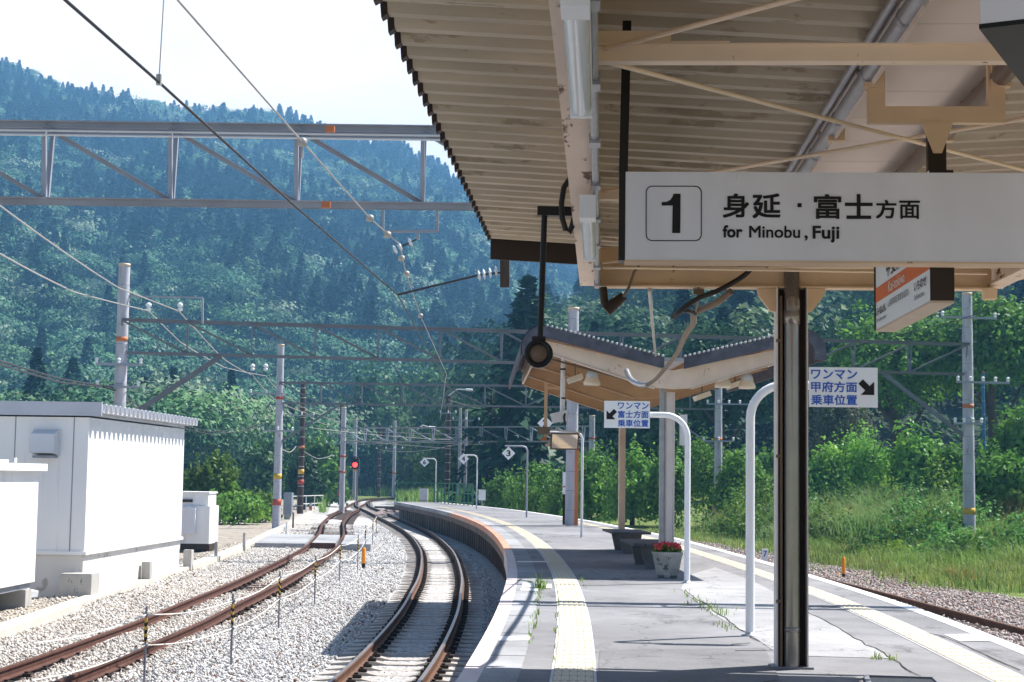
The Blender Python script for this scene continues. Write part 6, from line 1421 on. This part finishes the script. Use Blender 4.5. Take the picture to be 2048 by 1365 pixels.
tree_px('broadleaf_tree', 'dark rounded tree behind the left concrete pole', 520, 855, 130, 125, M['leafdark'], 3000, 0.30, 14, tint=(1.6, 1.5, 1.3))
tree_px('broadleaf_tree', 'mid green tree between the two dark wooden poles', 640, 850, 110, 135, M['leaf'], 3000, 0.28, 15, tint=(0.9, 1, 1))
tree_px('broadleaf_tree', 'deep green tree behind the white railing', 610, 900, 90, 118, M['leafdark'], 2200, 0.26, 16)
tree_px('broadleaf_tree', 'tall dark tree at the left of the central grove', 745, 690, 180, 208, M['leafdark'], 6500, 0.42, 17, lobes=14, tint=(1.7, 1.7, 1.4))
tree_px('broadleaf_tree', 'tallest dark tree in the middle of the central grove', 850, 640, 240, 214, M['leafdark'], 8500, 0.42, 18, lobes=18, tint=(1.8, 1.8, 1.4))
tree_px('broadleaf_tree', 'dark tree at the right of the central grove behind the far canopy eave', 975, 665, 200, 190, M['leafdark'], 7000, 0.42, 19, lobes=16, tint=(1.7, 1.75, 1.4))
tree_px('broadleaf_tree', 'loose mid green tree rising above the left eave of the far canopy', 1075, 588, 150, 165, M['leaf'], 5200, 0.38, 20, lobes=14, tint=(0.75, 0.85, 0.9))
tree_px('broadleaf_tree', 'feathery olive tree below the third gantry', 760, 765, 150, 209, M['leaf'], 4200, 0.32, 21, tint=(1.1, 1.0, 0.8))
tree_px('broadleaf_tree', 'second feathery olive tree right of the stout tarred pole', 920, 800, 170, 150, M['leaf'], 4200, 0.30, 22, tint=(1.0, 0.95, 0.85))
tree_px('broadleaf_tree', 'dark tree behind the number 3 marker', 1040, 745, 180, 132, M['leafdark'], 5200, 0.30, 23, lobes=14, tint=(1.5, 1.5, 1.3))
tree_px('bamboo_clump', 'light green bamboo clump under the third gantry chord', 790, 812, 150, 206, M['leaflight'], 4200, 0.26, 24, cat='bamboo', lobes=14)
tree_px('broadleaf_tree', 'leafy tree left of the red signal', 655, 905, 90, 132, M['leaf'], 2200, 0.26, 25, tint=(1.3, 1.4, 1.1))
tree_px('broadleaf_tree', 'bright leafy tree behind the red signal', 735, 880, 110, 208, M['leaf'], 2400, 0.28, 26, tint=(1.4, 1.4, 1.0))
tree_px('broadleaf_tree', 'pale leafy tree behind the two pale far poles', 830, 880, 130, 207, M['leaf'], 2600, 0.30, 27, tint=(1.3, 1.35, 1.25))
tree_px('broadleaf_tree', 'grey green feathery tree right of the far canopy eave', 1690, 655, 150, 92, M['leafgrey'], 3800, 0.15, 28, lobes=14)
tree_px('broadleaf_tree', 'large sunlit tree behind the station name sign', 1790, 590, 300, 84, M['leaf'], 9000, 0.20, 29, lobes=18, tint=(1.15, 1.25, 1.0), zlow=0.42)
tree_px('broadleaf_tree', 'sunlit tree rising behind the right concrete pole', 1985, 545, 260, 80, M['leaf'], 8000, 0.20, 30, lobes=18, tint=(1.1, 1.2, 1.0), zlow=0.45)
tree_px('broadleaf_tree', 'tree leaning into the right edge beyond the blue pole', 2060, 735, 170, 68, M['leaf'], 4200, 0.17, 31, lobes=14, tint=(1.3, 1.35, 1.0))
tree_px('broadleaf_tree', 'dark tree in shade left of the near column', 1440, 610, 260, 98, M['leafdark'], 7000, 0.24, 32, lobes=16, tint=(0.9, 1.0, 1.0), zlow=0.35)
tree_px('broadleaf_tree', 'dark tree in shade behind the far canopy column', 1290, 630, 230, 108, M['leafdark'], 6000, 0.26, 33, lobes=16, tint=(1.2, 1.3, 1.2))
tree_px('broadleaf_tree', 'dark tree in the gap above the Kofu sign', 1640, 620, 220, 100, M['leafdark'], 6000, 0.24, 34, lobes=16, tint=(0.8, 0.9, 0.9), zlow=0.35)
bl = [(1075, 905, 130, 92, 'round bush left of the orange striped pole', 1.2), (1180, 880, 130, 88, 'bush behind the orange striped pole', 1.25), (1265, 870, 120, 84, 'yellowish bush behind the brown column', 1.5), (1330, 880, 130, 82, 'bush behind the white far canopy column', 1.3), (1420, 855, 130, 80, 'bush between the bent white posts', 1.1), (1480, 890, 120, 76, 'bush just left of the Kofu sign post', 1.2), (1560, 870, 130, 78, 'bush hidden partly by the near column', 1.2), (1650, 865, 140, 74, 'bright bush right of the near column', 1.45), (1740, 840, 150, 74, 'large bright yellow green bush below the Kofu sign', 1.75), (1830, 835, 150, 72, 'broad bush left of the right concrete pole', 1.55), (1900, 870, 120, 68, 'bush touching the right concrete pole', 1.2), (2010, 880, 160, 60, 'bush right of the right concrete pole', 1.2), (1130, 930, 90, 84, 'low bush at the foot of the orange striped pole', 1.1), (1010, 935, 90, 100, 'low bush behind the number 3 post', 1.1)]
for k, (px, yt, wp, D, lb, tn) in enumerate(bl):
    tree_px('shrub', lb, px, yt, wp, D, M['leaf'], 3000, 0.155*(0.72, 1.25, 0.95, 1.1)[k % 4], 50+k, cat='shrub', trunk=False, lobes=(9, 16, 12)[k % 3], tint=(tn*1.05, tn*1.1, tn*0.85), group='bushes along the right bank')

# ------------------------------------------------------------------ grass
def blades(P, hmin, hmax, wd, lean=0.5):
    n = len(P); h = rng.uniform(hmin, hmax, n); a_ = rng.random(n)*2*np.pi; d = np.stack([np.cos(a_), np.sin(a_), np.zeros(n)], 1); s_ = np.stack([-np.sin(a_), np.cos(a_), np.zeros(n)], 1)*wd
    l_ = (rng.uniform(0.1, 1, n)*lean)[:, None]
    m_ = P+d*(h[:, None]*l_*0.3)+np.stack([0*h, 0*h, h*0.6], 1); t_ = P+d*(h[:, None]*l_)+np.stack([0*h, 0*h, h*(1-0.35*l_[:, 0])], 1)
    V = np.stack([P-s_, P+s_, m_+s_*0.8, m_-s_*0.8, t_+s_*0.1, t_-s_*0.1], 1).reshape(-1, 3); b = 6*np.arange(n)[:, None]
    F = np.concatenate([b+np.array([0, 1, 2, 3]), b+np.array([3, 2, 4, 5])]); return V, F
def scatter_grass(n, D0, D1, px0, px1, cond):
    D = D0+(D1-D0)*rng.random(n)**0.9; px = rng.uniform(px0, px1, n); P = np.array([at(x, 960, d) for x, d in zip(px, D)]); X, Y = P[:, 0], P[:, 1]
    k = cond(X, Y); X, Y = X[k], Y[k]; return np.stack([X, Y, zground(X, Y)], 1)
d2f = lambda X, Y: X-curve_x(track2, np.minimum(Y, 105))
P = scatter_grass(42000, 36, 75, 1300, 2250, lambda X, Y: (d2f(X, Y) > 3.4+rng.normal(size=len(X))*0.8))
V, F = blades(P, 0.10, 0.38, 0.012, 0.8); tn = np.repeat(np.array([[1, 1, 1]])*rng.uniform(0.75, 1.25, (len(P), 1)), 6, axis=0); dry = np.repeat(rng.random(len(P)) < 0.18, 6); tn[dry] *= np.array([1.3, 0.85, 0.8])
tag(npmesh('grass', V, F, M['grass'], tint=tn), 'short mixed grass beside the right track ballast', 'grass', kind='stuff')
def tall(label, n_cl, n_bl, D0, D1, px0, px1, cond, h0, h1, wd, col, spread=0.45):
    cl = scatter_grass(n_cl, D0, D1, px0, px1, cond); k = rng.random(len(cl)) < 0.75; cl = cl[k]
    idx = rng.integers(0, len(cl), n_bl); P = cl[idx]+rng.normal(size=(n_bl, 3))*np.array([spread, spread, 0]); P[:, 2] = zground(P[:, 0], P[:, 1])
    hs = rng.uniform(0.55, 1.1, len(cl))[idx]; V, F = blades(P, h0, h1, wd, 0.9)
    V[:, 2] = np.repeat(P[:, 2], 6)+(V[:, 2]-np.repeat(P[:, 2], 6))*np.repeat(hs, 6)
    tcl = rng.uniform(0.7, 1.3, len(cl)); dry = rng.random(len(cl)) < 0.12; tc = np.array(col)[None]*tcl[:, None]; tc[dry] = tc[dry]*np.array([1.25, 0.72, 0.75])
    tag(npmesh('tall_grass', V, F, M['grass'], tint=np.repeat(tc[idx], 6, axis=0)), label, 'grass', kind='stuff')
tall('tall silvery green grass on the bank right of the track', 420, 50000, 58, 76, 1150, 2300, lambda X, Y: (d2f(X, Y) > 7.0), 0.8, 1.6, 0.014, (0.95, 1.05, 1.1))
tall('mid height weedy grass in front of the right concrete pole', 260, 26000, 46, 60, 1560, 2300, lambda X, Y: (d2f(X, Y) > 6.0), 0.25, 0.75, 0.010, (0.9, 0.95, 0.75), 0.5)
tall('scattered weeds and dry tufts along the edge of the right ballast', 240, 15000, 37, 56, 1400, 2300, lambda X, Y: (d2f(X, Y) > 3.2), 0.15, 0.62, 0.009, (1.05, 0.9, 0.8), 0.28)
V_, T_ = [], []
for q in range(190):                                  # low leafy creepers spilling over the bank
    D = random.uniform(49, 76); px = random.uniform(1380, 2250); p = at(px, 960, D); 
    if float(d2f(np.array([p[0]]), np.array([p[1]]))[0]) < 6.0+random.random()*3: continue
    z0 = float(zground(np.array(p[0]), np.array(p[1]))); n_ = 520; r_ = random.uniform(0.5, 1.7); hh = random.uniform(0.3, 1.5)*(0.6 if D < 56 else 1)*(1.7 if D > 64 else 1)
    a_ = rng.random(n_)*6.28; rr = np.sqrt(rng.random(n_))*r_; wob = 1+0.35*np.sin(a_*3+q)+0.25*np.sin(a_*5+2*q); c = np.stack([p[0]+np.cos(a_)*rr*wob, p[1]+np.sin(a_)*rr*wob, z0+hh*(1-(rr/r_)**2)*rng.uniform(0.25, 1.25, n_)+0.04], 1)
    nb = np.stack([np.cos(a_)*rr/r_, np.sin(a_)*rr/r_, np.full(n_, 0.9)], 1); v, k = leaf_faces(c, nb, 0.085, True); V_.append(v); T_.append(np.full((len(v), 3), random.uniform(0.6, 1.5))*np.array(random.choice([(1.0, 1.0, 0.9), (0.85, 1.0, 1.1), (1.25, 1.05, 0.8)])))
V = np.concatenate(V_); tag(npmesh('undergrowth', V, np.arange(len(V)).reshape(-1, 4), M['leaf'], tint=np.concatenate(T_)), 'low leafy creepers spread over the grassy bank', 'undergrowth', kind='stuff')
tr_ = main[::2]
P = scatter_grass(26000, 112, 222, 640, 1000, lambda X, Y: (np.min(np.hypot(X[:, None]-tr_[None, :, 0], Y[:, None]-tr_[None, :, 1]), axis=1) > 3.2) & ((Y > 199) | (Y < 165)))
V, F = blades(P, 0.6, 1.7, 0.03, 0.8); tn = np.repeat(np.array([[0.9, 1.1, 0.8]])*rng.uniform(0.8, 1.2, (len(P), 1)), 6, axis=0)
tag(npmesh('tall_grass', V, F, M['grass'], tint=tn), 'tall grass along the far curve beyond the platform end', 'grass', kind='stuff')
P = scatter_grass(9000, 58, 100, 370, 660, lambda X, Y: (X < curve_x(siding, Y)-7.5-rng.random(len(X))*2))
V, F = blades(P, 0.3, 1.2, 0.02, 0.8); tn = np.repeat(np.array([[0.9, 1.0, 0.8]])*rng.uniform(0.8, 1.2, (len(P), 1)), 6, axis=0)
tag(npmesh('tall_grass', V, F, M['grass'], tint=tn), 'rough grass behind the generator cabinet', 'grass', kind='stuff')
# weeds in the platform joints
W = []
for px0, py0, px1, py1, n_, sp in ((1083, 1150, 1076, 1205, 60, 0.03), (1078, 1180, 1068, 1262, 90, 0.03), (1070, 1240, 1060, 1290, 40, 0.02), (1362, 1182, 1400, 1210, 50, 0.05), (1395, 1205, 1450, 1232, 130, 0.09), (1430, 1250, 1470, 1262, 40, 0.05), (1740, 1318, 1790, 1320, 50, 0.03), (1118, 1180, 1108, 1340, 60, 0.01), (1160, 1150, 1172, 1180, 30, 0.02)):
    for q in range(int(n_*0.6)):
        s_ = random.random(); p_ = onZ(px0+(px1-px0)*s_, py0+(py1-py0)*s_, 0.004); W.append(p_+np.array([random.gauss(0, sp), random.gauss(0, sp*2), 0]))
V, F = blades(np.array(W), 0.015, 0.085, 0.006, 0.7); tn = np.ones((len(V), 3))*np.array([1.15, 1.1, 1.0])
tag(npmesh('weeds', V, F, M['grass'], tint=tn), 'small weeds growing in the platform joints', 'weeds', kind='stuff')
c_ = onZ(1080, 1178, 0); c_ = np.array([c_[0], c_[1], 0.004])
wp = rng.normal(size=(110, 3))*np.array([0.035, 0.09, 0]); V, F = blades(c_+wp, 0.04, 0.34, 0.007, 0.9); hs_ = np.repeat(np.exp(-(wp[:, 1]/0.09)**2)*rng.uniform(0.4, 1, 110), 6); V[:, 2] = 0.004+(V[:, 2]-0.004)*hs_; w_ = thing('weed', 'tall green weed in the joint beside the left yellow strip', 'weed', tuple(c_)); npmesh('leaves', V-c_, F, M['grass'], tint=np.ones((len(V), 3))*1.2, parent=w_)

# ------------------------------------------------------------------ air
mt = bpy.data.materials.new('haze'); mt.use_nodes = True; t_ = mt.node_tree; t_.nodes.clear()
o_ = t_.nodes.new('ShaderNodeOutputMaterial'); v_ = t_.nodes.new('ShaderNodeVolumePrincipled'); v_.inputs['Color'].default_value = (0.22, 0.55, 1.0, 1); v_.inputs['Density'].default_value = 0.0007; v_.inputs['Anisotropy'].default_value = 0.2
t_.links.new(v_.outputs[0], o_.inputs['Volume'])
mb = MB(); mb.bb((-1480, -320, -6), (1480, 1380, 275)); hzo = mb.build('haze', mt); hzo['kind'] = 'stuff'
